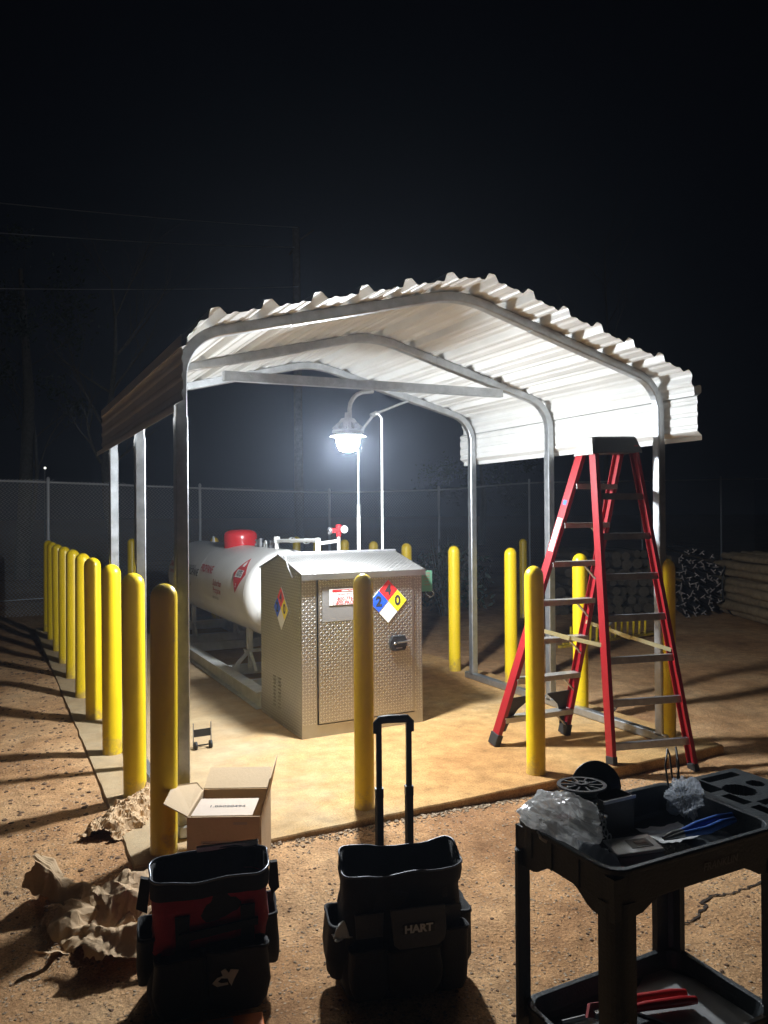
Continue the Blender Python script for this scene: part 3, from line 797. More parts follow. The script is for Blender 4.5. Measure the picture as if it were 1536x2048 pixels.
# ------------------------------------------------------------------ ladder
lad = thing('stepladder', 'open red fibreglass stepladder with aluminium steps', 'ladder', (3.55,3.9,0))
cap0, cap1 = V(3.50,3.93,2.02), V(3.90,3.90,2.035)
cd_ = (cap1-cap0).normalized(); cn = Vector((cd_.y,-cd_.x,0)); up = V(0,0,1)   # cn points to the viewer
cm = MB()
e0, e1 = cap0+cd_*.03, cap1+cd_*.0
vs = []
for e, s_ in ((e0,-1),(e1,1)):
    for (a, z, x) in ((-.10,-.065,.02),(.10,-.065,.02),(.075,.035,-.012),(.06,.048,-.02),(-.06,.048,-.02),(-.075,.035,-.012)):
        vs.append(e+cn*a+up*z+cd_*s_*x)
cm.add(vs, [(0,1,2,3,4,5),(11,10,9,8,7,6),(0,6,7,1),(1,7,8,2),(2,8,9,3),(3,9,10,4),(4,10,11,5),(5,11,6,0)])
cm.build('cap', M_capp, lad, bevel=.006)
cs = MB(); cs.add([e0+cd_*-.0245+cn*.10-up*.07, e0+cd_*-.0245-cn*.10-up*.07, e0+cd_*.0+cn*.062+up*.042, e0-cn*.062+up*.042], [(1,0,2,3)])
cs.build('cap_bracket', M_alu, lad)
def rail(a, b, wd, dp, face):
    """channel rail: web facing sideways, flanges"""
    a = Vector(a); b = Vector(b); d = (b-a).normalized(); face = Vector(face); s_ = d.cross(face).normalized(); f2 = s_.cross(d).normalized()
    mb = MB()
    def bx(u0, u1, v0, v1):
        vs = []
        for p in (a, b):
            for (u, v_) in ((u0,v0),(u1,v0),(u1,v1),(u0,v1)): vs.append(p+s_*u+f2*v_)
        mb.add(vs, [(3,2,1,0),(4,5,6,7),(0,1,5,4),(1,2,6,5),(2,3,7,6),(3,0,4,7)])
    bx(-wd/2,wd/2,dp/2-.006,dp/2); bx(-wd/2,-wd/2+.005,-dp/2,dp/2-.0065); bx(wd/2-.005,wd/2,-dp/2,dp/2-.0065)
    return mb
FL0, FL1 = V(3.03,4.30,.0), V(3.62,4.28,.0)       # feet of the step side
FR0, FR1 = V(3.44,3.62,.0), V(3.99,3.47,-.085)    # feet of the brace side
TL0, TL1 = cap0-cn*.055+V(.05,0,-.02), cap1-cn*.055+V(-.05,0,-.02)
TR0, TR1 = cap0+cn*.055+V(.05,0,-.02), cap1+cn*.055+V(-.03,0,-.02)
def railpart(a, b, sgn, wd=.072, dp=.03):
    # web on the outer side (normal = sideways), broad web seen from the side
    d = (Vector(b)-Vector(a)).normalized(); out = -cd_*sgn
    return rail(a, b, wd, dp, out).build('rail', M_ladr, lad)
rl = [railpart(TL0, FL0, 1), railpart(TL1, FL1, -1), railpart(TR0, FR0, 1, .062), railpart(TR1, FR1, -1, .062)]
def lerp(a, b, t): return a+(b-a)*t
sb = MB(); 
for k in range(1, 8):
    z = 2.02-.262*k; t = (TL0.z-z)/(TL0.z-FL0.z); p = lerp(TL0, FL0, t); q = lerp(TL1, FL1, (TL1.z-z)/(TL1.z-FL1.z))
    mbx = MB(); mbx.bar(p+V(0,-.006,0), q+V(0,-.006,0), .085, .010); mbx.bar(p+V(0,.034,-.014), q+V(0,.034,-.014), .006, .030); mbx.bar(p+V(0,-.046,-.014), q+V(0,-.046,-.014), .006, .030)
    if k in (1, 3, 5, 7):
        pass
    so_ = mbx.build('step', M_alu, lad)
    g_ = MB(); g_.bar(q+V(-.13,-.0,-.02), q+V(0,.0,-.12)+(FL1-TL1).normalized()*.02, .02, .006)
    if k in (2,3,4,5,6,7): g_.build('step_gusset', M_alu, so_)
for k in range(1, 8):
    z = 2.0-.262*k-.045; p = lerp(TR0, FR0, (TR0.z-z)/(TR0.z-FR0.z)); q = lerp(TR1, FR1, (TR1.z-z)/(TR1.z-FR1.z))
    mbx = MB(); mbx.bar(p, q, .028, .006); mbx.bar(p+V(0,-.013,-.020), q+V(0,-.013,-.020), .005, .040)
    if k in (4,6): mbx.bar(p+V(.08,-.01,-.03), p+V(.0,.0,-.10), .016, .005)
    mbx.build('rear_bar', M_gald, lad)
M_brass = mat('brass_strap', (.62,.56,.33), .4, .6, var=.2)
for (a, b) in ((lerp(TL0,FL0,.60), lerp(TR0,FR0,.64)), (lerp(TL1,FL1,.60), lerp(TR1,FR1,.64))):
    mid_ = (a+b)/2-V(0,0,.005)
    sp = MB(); sp.bar(a, mid_, .005, .026); sp.bar(mid_, b, .005, .026); sp.bar(mid_-(b-a).normalized()*.03-cd_*.006, mid_+(b-a).normalized()*.03-cd_*.006, .008, .03)
    sp.build('spreader', M_brass, lad)
for (a, b, s_) in ((TL0,FL0,1),(TL1,FL1,-1)):
    d = (b-a).normalized(); ft = MB(); ft.bar(b-d*.085, b+V(0,0,.004), .046, .088, up=(0,1,0)); ft.build('foot', M_rubber, lad, bevel=.005)
    gp = MB(); p = b-d*.33
    gp.prism([(0,0),(0,-.24),(.03,-.24),(.045,-.16),(.08,-.09),(.14,-.04),(.18,-.01+.035*0),(.18,0)], p+cd_*s_*.03, cd_*s_, -d, .006)
    gp.build('foot_brace', M_capp, lad)
for (a, b) in ((TR0,FR0),(TR1,FR1)):
    d = (b-a).normalized(); MB().bar(b-d*.05, b+V(0,0,.002), .038, .066, up=(0,1,0)).build('foot', M_rubber, lad, bevel=.004)
def stick(a, b, t0, t1, wd, mt, side, txt=None):
    p = lerp(a, b, t0); q = lerp(a, b, t1); d = (q-p).normalized(); out = -cd_*side; s_ = d.cross(out).normalized(); f2 = s_.cross(d).normalized()
    mb = MB(); o = f2*.0165
    mb.add([p+s_*wd/2+o, p-s_*wd/2+o, q-s_*wd/2+o, q+s_*wd/2+o], [(0,1,2,3)]); return mb.build('sticker', mt, rl[0] if side > 0 else rl[1])
stick(TL0, FL0, .235, .345, .05, M_white, 1); stick(TL0, FL0, .455, .515, .045, M_white, 1)
stick(TL0, FL0, .175, .19, .035, M_blueh, 1)
tk = MB()
p = lerp(TL0, FL0, .49); d = (FL0-TL0).normalized(); out = -cd_; s_ = d.cross(out).normalized(); f2 = s_.cross(d).normalized()
add_text(tk, 'A', .04, lambda x, y: p+f2*.0178+s_*x*1-d*y, bold=.001)
for k in range(7):
    pp_ = lerp(TL0, FL0, .245+k*.014); tk.add([pp_+s_*.018+f2*.0178, pp_-s_*.018+f2*.0178, pp_-s_*.018+f2*.0178+d*.006, pp_+s_*.018+f2*.0178+d*.006], [(0,1,2,3)])
tk.build('sticker_print', M_text_r, rl[0])

# ------------------------------------------------------------------ fence
fence = thing('chain_link_fence', 'tall galvanized chain link fence across the back of the yard', 'fence', (3.5,14.3,0))
fx = [-4.3,-1.7,.9,3.5,6.12,8.7,11.15,14.7,17.6,20.6,23.6]; fz = [2.3,2.26,2.21,2.13,2.06,2.14,2.33,2.42,2.5,2.58,2.6]
def ftop(x):
    for i in range(len(fx)-1):
        if x <= fx[i+1] or i == len(fx)-2:
            t = (x-fx[i])/(fx[i+1]-fx[i]); return fz[i]+(fz[i+1]-fz[i])*t-.04
fm = MB(); p = .062; x0, x1 = -3.5, 19.0; nn_ = int((x1-x0)/p)
wire_v = []; wire_f = []; hw = .0042
cell = p
for i in range(nn_):
    xx0 = x0+i*p; z = zg(xx0, 14.3)-.02; zt_ = ftop(xx0)+.05
    k = 0; prev = None; n0 = len(wire_v)
    while z < zt_:
        x = xx0+(cell/2 if k % 2 else -cell/2)
        wire_v += [(x-hw, 14.3, z), (x+hw, 14.3, z), (x, 14.3+.004, z)]
        if prev is not None:
            a, b = prev, len(wire_v)-3
            wire_f += [(a,a+1,b+1,b),(a+1,a+2,b+2,b+1),(a+2,a,b,b+2)]
        prev = len(wire_v)-3; z += cell/2*1.12; k += 1
fm.add(wire_v, wire_f); fm.build('mesh', M_chain, fence)
for x, z in zip(fx, fz):
    MB().tube([(x,14.33,-.15),(x,14.33,z)], .026, 12).lathe([(.028,0),(.03,.03),(.018,.055),(.0005,.062)],12,Matrix.Translation((x,14.33,z-.01))).build('post', M_chain, fence)
MB().tube([(x,14.345,ftop(x)) for x in np.linspace(-4.3, 23.6, 40)], .017, 8).build('top_rail', M_chain, fence)
MB().tube([(x,14.30,.17+.02*math.sin(x*2.1)) for x in np.linspace(-4.3, 6.1, 60)], .007, 6).build('tension_wire', M_chain, fence)
# a side run of the same fence going back on the right
# ------------------------------------------------------------------ utility pole, wires, trees, distant light
q = at(592,455,25); pb_ = at(598,1060,25)
up_ = thing('utility_pole', 'tall wooden utility pole behind the carport', 'utility pole', (q.x,25,0))
MB().tube([(q.x+.05,25,-.1),(q.x+.03,25,5),(q.x,25,q.z)], [.17,.15,.125], 14).build('shaft', M_pole, up_)
MB().bar((q.x+.13,25,q.z-.42),at(627,460,25),.06,.06).build('bracket', M_pole, up_)
MB().bar((q.x-.12,25,q.z-.78),(q.x-.24,25,q.z-.98),.05,.08).build('bracket', M_pole, up_)
def wire(name, a, b, sag, label, r=.011):
    mb = MB(); n = 24; mb.tube([a.lerp(b, t/n)-V(0,0,sag*4*(t/n)*(1-t/n)) for t in range(n+1)], r, 5); o = mb.build(name, M_chain, loc=tuple(a)); tag(o, label, 'cable')
M_wire = M_chain
wire('overhead_wire', V(q.x,24.85,q.z-.05)+V(0,0,.0), at(-30,403,18), .05, 'highest overhead wire running left from the utility pole top')
wire('overhead_wire', V(q.x-.12,24.85,q.z-.75), at(-30,464,18), .06, 'middle overhead wire running left from the utility pole')
wire('overhead_wire', V(q.x,24.82,q.z-2.1), at(-30,577,18), .05, 'lowest overhead wire crossing in front of the bare tree')
def branch(mb, p, d, L, r, lvl, rnd):
    n = 5; pts = [p]; rs = [r]
    for k in range(n):
        d = (d+V(rnd.uniform(-.16,.16), rnd.uniform(-.16,.16), rnd.uniform(-.03,.12))).normalized(); p = p+d*(L/n); pts.append(p); rs.append(r*(1-.62*(k+1)/n))
        if lvl > 0 and k >= 1:
            for _ in range(1 if k < 3 else 2):
                dd = (d+V(rnd.uniform(-.9,.9), rnd.uniform(-.9,.9), rnd.uniform(-.1,.5))).normalized()
                branch(mb, p, dd, L*rnd.uniform(.42,.62), rs[-1]*.62, lvl-1, rnd)
    mb.tube(pts, rs, 6 if lvl else 4)
def bare_tree(px, pyb, pyt, Y, r, seed, label):
    a = at(px, pyb, Y); b = at(px, pyt, Y); rnd = random.Random(seed)
    t = thing('bare_tree', label, 'tree', (a.x,Y,-.1)); H_ = b.z+.1; lx = a.x
    mb = MB(); tr = []; 
    for k in range(9): tr.append(V(lx+.16*math.sin(k*.9+seed), Y+.1*math.cos(k), -.1+H_*k/8))
    mb.tube(tr, [r*(1-.8*k/8) for k in range(9)], 10); mb.build('trunk', M_bark, t)
    cr = MB()
    for k in range(3, 9):
        for _ in range(2):
            branch(cr, tr[k], V(rnd.uniform(-1,1), rnd.uniform(-.6,.6), rnd.uniform(.5,1.1)).normalized(), H_*rnd.uniform(.16,.28), r*(1-.8*k/8)*.55, 2, rnd)
    cr.build('crown', M_bark, t)
bare_tree(222, 1000, 560, 21, .13, 2, 'slender bare tree standing behind the fence beside the carport roof')
bare_tree(62, 1000, 600, 24, .07, 5, 'thin crooked bare tree at the far left behind the fence')
bare_tree(1215, 960, 500, 30, .14, 9, 'faint bare tree far behind the roof on the right')
def leafy(px, pyt, Y, rad, seed, label, n=2600):
    rnd = random.Random(seed); b = at(px, pyt, Y); t = thing('leafy_tree', label, 'tree', (b.x,Y,-.1))
    MB().tube([(b.x,Y,-.1),(b.x+.2,Y,b.z*.5),(b.x,Y,b.z*.85)], [.2,.14,.05], 8).build('trunk', M_bark, t)
    cr = MB(); cl = [(V(b.x+rnd.uniform(-1,1)*rad, Y+rnd.uniform(-1,1)*rad, b.z*(.42+.5*rnd.random())), rnd.uniform(.3,.9)) for _ in range(22)]
    for _ in range(n):
        c, rr = rnd.choice(cl); p = c+V(rnd.gauss(0,.45), rnd.gauss(0,.45), rnd.gauss(0,.4))*rr; s_ = rnd.uniform(.04,.10)
        u = V(rnd.uniform(-1,1), rnd.uniform(-1,1), rnd.uniform(-1,1)).normalized(); v_ = u.orthogonal().normalized()
        cr.add([p-u*s_, p+v_*s_*.5, p+u*s_, p-v_*s_*.5], [(0,1,2,3)])
    cr.build('crown', M_leaf, t)
leafy(40, 430, 23, 1.6, 4, 'dark leafy tree at the far left behind the fence')
leafy(960, 900, 30, 2.4, 6, 'low dark leafy tree far behind the yard, right of the lamp', 3000)
dl = at(90, 936, 55); dt = thing('yard_light', 'tiny distant white light above the fence at the left', 'light', (dl.x,55,0))
MB().tube([(dl.x,55.3,-.1),(dl.x,55.3,dl.z+.1)], .05, 6).build('mast', M_gald, dt)
MB().lathe([(.0005,-.07),(.06,-.04),(.07,0),(.06,.04),(.0005,.07)], 10, Matrix.Translation((dl.x,55,dl.z))).build('bulb', emis('far_bulb', (1,.97,.9), 3), dt)

# ------------------------------------------------------------------ right background: log piles, post bundle, rack
def log_mesh(r, L, n=12):
    mb = MB(); pts = [V(0, 0, L*k/6) for k in range(7)]
    mb.tube([p+V(random.uniform(-.01,.01), random.uniform(-.01,.01), 0) for p in pts], [r*random.uniform(.93,1.05) for _ in range(7)], n); return mb
def bundle(name, label, cat, base, axis_dir, L, W, Hh, r, mt, partname, limit=100, seed=1, oval=True):
    rnd = random.Random(seed); t = thing(name, label, cat, base, local=True)
    ax = Vector(axis_dir).normalized(); sd = ax.cross(V(0,0,1)).normalized()
    me = []
    for k in range(3):
        me.append(log_mesh(r, L))
    first = [None]*3; cnt = 0; row = 0; z = r
    base = Vector(base)
    while z < Hh and cnt < limit:
        wz = W*(1-(2*z/Hh-1)**4*.35) if oval else W*(1-z/Hh*.35)
        x = -wz/2+(r if row % 2 else 0)
        while x < wz/2 and cnt < limit:
            k = rnd.randrange(3)
            rot = ax.to_track_quat('Z', 'Y')
            if first[k] is None:
                o = me[k].build(partname, mt, t); first[k] = o
            else:
                o = first[k].copy(); C.objects.link(o); o.parent = t
            o.location = (sd*x+V(0,0,z+rnd.uniform(-.02,.02))+sd*rnd.uniform(-.02,.02)+ax*rnd.uniform(-.12,.12))*S
            q_ = rot.copy(); o.rotation_mode = 'QUATERNION'; o.rotation_quaternion = q_ @ Matrix.Rotation(rnd.uniform(0,6),3,'Z').to_quaternion(); kk = rnd.uniform(.74,1.10); o.scale = (kk, kk, 1)
            cnt += 1; x += 2.02*r
        z += 1.78*r; row += 1
    return t, ax, sd
def strap(t, ax, sd, dist, W, Hh, mt, r=.016):
    mb = MB(); pts = []
    for k in range(28):
        a = 2*PI*k/28; c, s_ = math.cos(a), math.sin(a)
        pts.append(ax*dist+sd*((W/2+.03)*math.copysign(abs(c)**.6, c))+V(0,0,Hh/2+(Hh/2+.025)*math.copysign(abs(s_)**.7, s_)))
    mb.tube(pts, r, 6, closed=True); mb.build('strap', mt, t)
t, ax, sd = bundle('log_bundle', 'strapped bundle of long round fence posts lying on their side at the right edge', 'logs', (10.75,8.35,zg(10,8)), (-.47,-.88,0), 2.7, .95, .92, .068, M_wood, 'log', 100, 3)
strap(t, ax, sd, .42, .95, .93, M_black)
t, ax, sd = bundle('log_stack', 'stack of round logs with their cut ends showing behind the ladder', 'logs', (8.95,9.3,zg(8.6,9.3)), (.45,1,0), 1.6, 2.0, .98, .082, M_woode, 'log', 100, 5, False)
t, ax, sd = bundle('log_stack', 'small stack of logs between the carport post and the steel post bundle', 'logs', (9.75,9.3,zg(9.4,8.9)), (1,.05,0), 1.2, .8, .98, .085, M_wood, 'log', 40, 8, True)
# steel fence posts seen end on
tb = thing('post_bundle', 'dark bundle of steel fence posts with pale T shaped ends', 'posts', (9.72,8.40,zg(9.05,8.35)), local=True)
axd = Vector((.62,.78,0)).normalized(); sdd = axd.cross(V(0,0,1)).normalized(); rnd = random.Random(11)
tp = MB()
def tsec(mb, z0, z1, w_=.045, th=.007):
    for (x0_, y0_, x1_, y1_) in ((-w_,-th,w_,th),(-th,-w_*1.1,th,-th-.0005)):
        mb.box((x0_,y0_,z0),(x1_,y1_,z1))
tsec(tp, 0, 1.7); proto = None; rad = .50
spots_p = []
for ring, (rr, n_) in enumerate(((.0,1),(.13,6),(.25,12),(.37,17),(.48,21))):
    for k in range(n_):
        a = 2*PI*k/n_+ring*.3; spots_p.append((rr*.78*math.cos(a)+rnd.uniform(-.035,.035), .53+rr*1.02*math.sin(a)+rnd.uniform(-.035,.035)))
tipm = MB(); tsec(tipm, -.012, -.001)
for i, (a, z) in enumerate(spots_p):
    if i == 0:
        o = tp.build('steel_post', M_tpost, tb); tip = tipm.build('post_end', M_tip, o); po, pt_ = o, tip
    else:
        o = po.copy(); C.objects.link(o); o.parent = tb; c2 = pt_.copy(); C.objects.link(c2); c2.parent = o
    o.location = (sdd*a+V(0,0,z)+axd*rnd.uniform(-.06,.06))*S
    o.rotation_mode = 'QUATERNION'; o.rotation_quaternion = axd.to_track_quat('Z','Y') @ Matrix.Rotation(rnd.uniform(0,6.28),3,'Z').to_quaternion()
rk = thing('yellow_rack', 'low yellow steel rack with upright prongs lying beyond the ladder', 'rack', (6.9,7.35,-.06))
MB().bar((6.10,7.28,-.04),(7.95,7.46,-.03),.05,.03).build('base_bar', M_yel, rk)
MB().bar((6.3,7.45,-.045),(7.95,7.60,-.035),.03,.02).build('base_bar', M_yel, rk)
for k in range(13):
    x = 6.28+k*.115; MB().tube([(x,7.29+k*.012,-.035),(x+.01,7.29+k*.012,.19)], .015, 8).build('prong', M_yel, rk)
# dark weedy shrub right of the cabinet
sh = thing('scrub_bush', 'dark weedy bush behind the right bollards, beside the green tag', 'bush', (6.6,10.6,-.09)); mb = MB(); rnd = random.Random(2); mt_ = MB()
for _ in range(900):
    a = rnd.uniform(0,6.28); rr = rnd.random()**.6*.75; h_ = rnd.uniform(.2,1.25); p = V(6.6+rr*math.cos(a), 10.6+rr*math.sin(a), -.09+h_*(1-rr*.35)); s_ = rnd.uniform(.03,.07)
    u = V(rnd.uniform(-1,1), rnd.uniform(-1,1), rnd.uniform(.2,1)).normalized(); v_ = u.orthogonal().normalized(); mb.add([p-u*s_, p+v_*s_*.4, p+u*s_, p-v_*s_*.4], [(0,1,2,3)])
for _ in range(40):
    a = rnd.uniform(0,6.28); rr = rnd.random()*.5; mt_.tube([V(6.6+rr*.3*math.cos(a),10.6+rr*.3*math.sin(a),-.09), V(6.6+rr*math.cos(a),10.6+rr*math.sin(a),rnd.uniform(.7,1.25))], .006, 4)
mb.build('foliage', M_leaf, sh); mt_.build('stems', M_bark, sh)

# ------------------------------------------------------------------ cardboard box
BZ = .25; bzg = -.075
A_ = V(.765,3.39,0); B_ = V(1.03,3.26,0); bx = (B_-A_).normalized(); by = V(-bx.y, bx.x, 0); BW = (B_-A_).length+.02; BD = .335
cbx = thing('cardboard_box', 'open brown cardboard box with raised flaps beside the front bollard', 'box', tuple(A_+bx*BW/2+by*BD/2+V(0,0,bzg)))
def quadp(mb, pts, th=.005):
    pts = [Vector(p) for p in pts]; n_v = (pts[1]-pts[0]).cross(pts[2]-pts[0]).normalized()*th; n_ = len(pts)
    mb.add(pts+[p+n_v for p in pts], [tuple(range(n_-1,-1,-1)), tuple(range(n_,2*n_))]+[(i,(i+1)%n_,n_+(i+1)%n_,n_+i) for i in range(n_)])
def bp_(u, v_, z): return A_+bx*u+by*v_+V(0,0,z)
wl = MB()
quadp(wl, [bp_(0,0,bzg),bp_(BW,0,bzg),bp_(BW,0,BZ),bp_(0,0,BZ)]); quadp(wl, [bp_(BW,BD,bzg),bp_(0,BD,bzg),bp_(0,BD,BZ),bp_(BW,BD,BZ)])
quadp(wl, [bp_(0,BD,bzg),bp_(0,.006,bzg),bp_(0,.006,BZ),bp_(0,BD,BZ)]); quadp(wl, [bp_(BW,.006,bzg),bp_(BW,BD-.006,bzg),bp_(BW,BD-.006,BZ),bp_(BW,.006,BZ)])
quadp(wl, [bp_(0.01,.01,bzg+.004),bp_(BW-.01,.01,bzg+.004),bp_(BW-.01,BD-.01,bzg+.004),bp_(0.01,BD-.01,bzg+.004)])
wl.build('walls', M_card, cbx)
fl = MB(); quadp(fl, [bp_(0,BD,BZ+.003),bp_(BW,BD,BZ+.003),bp_(BW-.01,BD+.155,BZ+.052),bp_(.0,BD+.155,BZ+.052)]); fl.build('flap', M_card, cbx)
fl = MB(); quadp(fl, [bp_(BW,.0,BZ+.003),bp_(BW,BD,BZ+.003),bp_(BW+.035,BD-.01,BZ+.165),bp_(BW+.03,.10,BZ+.13)]); fl.build('flap', M_card, cbx)
fl = MB(); quadp(fl, [bp_(0,BD-.01,BZ+.003),bp_(0,.0,BZ+.003),bp_(-.115,.04,BZ+.045),bp_(-.125,.24,BZ+.055),bp_(-.03,BD-.01,BZ+.04)]); fl.build('flap', M_card, cbx)
ic = MB(); quadp(ic, [bp_(.012,.010,BZ-.004),bp_(BW-.035,.010,BZ-.004),bp_(BW-.03,.185,BZ+.006),bp_(.02,.185,BZ+.006)]); ico = ic.build('inner_flap', mat('pale_card', (.70,.57,.46), .8, var=.06), cbx)
it = MB(); uy_ = (bp_(.012,.185,BZ+.006)-bp_(.012,.010,BZ-.004)).normalized()
add_text(it, '1.05020494', .028, plane_fn(bp_(.155,.10,BZ+.0075), bx, uy_), sx=1.25, bold=.0003); it.build('printed_number', M_text_k, ico)
lb = MB(); quadp(lb, [bp_(.06,-.0065,.09),bp_(.225,-.0065,.09),bp_(.225,-.0065,.145),bp_(.06,-.0065,.145)], .0008); lbo = lb.build('label', M_lab, cbx)
lb = MB(); quadp(lb, [bp_(.20,-.0065,.215),bp_(.26,-.0065,.215),bp_(.26,-.0065,.227),bp_(.20,-.0065,.227)], .0008); lb.build('label', M_lab, cbx)
lt_ = MB()
for k in range(5):
    z = .100+k*.009; quadp(lt_, [bp_(.068,-.0085,z),bp_(.215-.03*(k == 0),-.0085,z),bp_(.215-.03*(k == 0),-.0085,z+.0025),bp_(.068,-.0085,z+.0025)], .0004)
lt_.build('fine_print', mat('faded_print', (.16,.12,.09), .8), lbo)

# ------------------------------------------------------------------ crumpled paper
def crease(x, y, seed, octs=5, fall=.72):
    """sum of sharp straight folds running in random directions"""
    r = random.Random(int(seed*100)); t = 0; ws = 0
    for k in range(octs):
        a = r.uniform(0, PI); f = r.uniform(.35,.75)*(1.75**k); w_ = fall**k; ph = r.uniform(0, 2)
        u = (x*math.cos(a)+y*math.sin(a))*f+ph+.5*noise.noise(V(x*.6, y*.6, k+seed)); t += w_*abs(2*(u-math.floor(u+.5))); ws += w_
    return t/ws
def crumple(name, label, cen, ax_u, ax_v, hu, hv, hfun, seed, mt, cat, amp=.03, freq=9, n=54, sheet=False):
    mb = MB(); au = Vector(ax_u).normalized(); av = Vector(ax_v).normalized(); cen = Vector(cen); vs = []
    for j in range(n+1):
        for i in range(n+1):
            u, v_ = 2*i/n-1, 2*j/n-1
            eu = hu*(1+.22*noise.noise(V(v_*2.2, seed, 1))+.07*noise.noise(V(v_*9, seed, 4)))*u; ev_ = hv*(1+.22*noise.noise(V(u*2.2, seed, 2))+.07*noise.noise(V(u*9, seed, 8)))*v_
            p = cen+au*eu+av*ev_
            q_ = V(eu*freq, ev_*freq, seed*3.1)
            wv_ = noise.noise_vector(q_*.45)*(.15 if sheet else .9)
            zz = hfun(u, v_)+amp*(crease(q_.x+wv_.x, q_.y+wv_.y, seed, 4 if sheet else 5, .5 if sheet else .72)-.5)*1.5+amp*(.15 if sheet else .7)*noise.noise(q_*.5)
            sx_ = V(crease(q_.x*.8+3, q_.y*.8+wv_.x, seed+5)-.5, crease(q_.x*.8+9, q_.y*.8+wv_.y, seed+8)-.5, 0)*amp*.9
            vs.append(p+V(sx_.x, sx_.y, max(zz, .004)))
    mb.add(vs, [(j*(n+1)+i, j*(n+1)+i+1, (j+1)*(n+1)+i+1, (j+1)*(n+1)+i) for j in range(n) for i in range(n)])
    o = mb.build(name, mt, loc=tuple(cen)); tag(o, label, cat)
    sd_ = o.modifiers.new('thick', 'SOLIDIFY'); sd_.thickness = .0015; return o
p1 = ongr(250,1590,-.02)
crumple('crumpled_paper', 'crumpled strip of brown packing paper left of the front bollard on the slab edge', (.66,4.22,-.01), (.55,.72,0), (-.72,.55,0), .30, .13, lambda u, v_: .075*(1-v_*v_)*(1-u*u*.5), 1.7, M_kraft, 'packing paper', .045, 14)
cv = [ongr(195,1657,-.02)+V(0,0,.004), ongr(215,1655,-.02)+V(0,0,.006), ongr(222,1643,-.02)+V(0,0,.01), ongr(215,1634,-.02)+V(0,0,.012)]
o = MB().tube(cv, .006, 6).build('paper_strip', M_kraft, loc=tuple(cv[0])); tag(o, 'thin curled strip of brown paper on the ground beside the crumpled paper', 'paper scrap')
o = crumple('crumpled_paper', 'brown paper wad behind the cardboard box at the foot of the carport post', (1.02,3.95,.0), (1,0,0), (0,1,0), .11, .07, lambda u, v_: .07*(1-v_*v_), 3.7, M_kraft, 'packing paper', .03, 14, 24)
def hbig(u, v_):
    r_ = max(0, 1-(u*.8)**2-(v_*.9)**2)
    return .12*r_**.6+.05*max(0, (abs(v_)-.7))*3*(u < .4)+.10*math.exp(-((u+.1)**2+(v_-.35)**2)*6)+.10*max(0,u)*(1-v_*v_)-.05*math.exp(-((u+.3)**2+(v_+.2)**2)*9)
crumple('crumpled_paper', 'large billowing heap of brown packing paper behind the red tool bag', (.47,3.22,-.085), (.88,-.40,0), (.40,.88,0), .25, .22, hbig, 5.2, M_kraft, 'packing paper', .085, 6.0, 84, True)
crumple('crumpled_paper', 'pointed tail of brown packing paper sticking out at the left of the heap', (.30,3.47,-.07), (.75,-.66,0), (.66,.75,0), .17, .075, lambda u, v_: .09*(1-v_*v_)+.10*max(0,-u), 8.2, M_kraft, 'packing paper', .05, 8, 50, True)
crumple('crumpled_paper', 'sheet of brown packing paper leaning between the paper heap and the red tool bag', (.46,3.03,-.06), (.93,-.36,0), (.30,.85,.25), .13, .13, lambda u, v_: .07+.07*(v_+1)*.5, 11.3, M_kraft, 'packing paper', .05, 7, 50, True)

# ------------------------------------------------------------------ tool bags
def rrect(w_, d, r, n=5, side=0):
    out = []
    for (cx, cy, a0) in ((w_/2-r,d/2-r,0),(-w_/2+r,d/2-r,PI/2),(-w_/2+r,-d/2+r,PI),(w_/2-r,-d/2+r,1.5*PI)):
        for k in range(n+1):
            a = a0+PI/2*k/n; out.append((cx+r*math.cos(a), cy+r*math.sin(a)))
    if side:
        o2 = []
        for i, p in enumerate(out):
            q = out[(i+1) % len(out)]; o2.append(p)
            if (i+1) % (n+1) == 0:
                for k in range(1, side): o2.append((p[0]+(q[0]-p[0])*k/side, p[1]+(q[1]-p[1])*k/side))
        out = o2
    return out
def frame_of(o, ux):
    ux = Vector(ux).normalized(); uy = V(-ux.y, ux.x, 0); o = Vector(o)
    def F(x, y, z):
        q = V(x, y, z); k = min(1, z/.08) if z > 0 else 0
        nv = noise.noise_vector(q*8+o)*.011+noise.noise_vector(q*23+o)*.0035
        nv.z *= .6 if z < .5 else 0
        if z > .5: nv = V(0, 0, 0)
        return o+ux*x+uy*y+V(0,0,z)+nv*k
    return F
def loft(mb, F, secs, top=None, closeb=True, smooth=True, ripple=0, seed=0):
    n = None; vs = []
    if ripple:
        s2 = []
        for a, b in zip(secs[:-1], secs[1:]):
            for k in range(6): s2.append(tuple(a[i]+(b[i]-a[i])*k/6 for i in range(6)))
        secs = s2+[secs[-1]]
    for (w_, d, r, z, ox, oy) in secs:
        rr = rrect(w_, d, r, 5, 12 if ripple else 10); n = len(rr)
        for (x, y) in rr:
            zz = z+(top(x, y) if top and z > secs[-1][3]-1e-6 else 0)
            k = 1+ripple*(noise.noise(V(x*6+seed, y*6, z*9))+.5*noise.noise(V(x*16+seed, y*16, z*22)))
            vs.append(F(ox+x*k, oy+y*k, zz))
    m_ = len(secs); fs = [(k*n+j, k*n+(j+1)%n, (k+1)*n+(j+1)%n, (k+1)*n+j) for k in range(m_-1) for j in range(n)]
    mb.add(vs, fs, smooth)
    if closeb: mb.add(vs[:n], [tuple(range(n-1,-1,-1))])
    return n
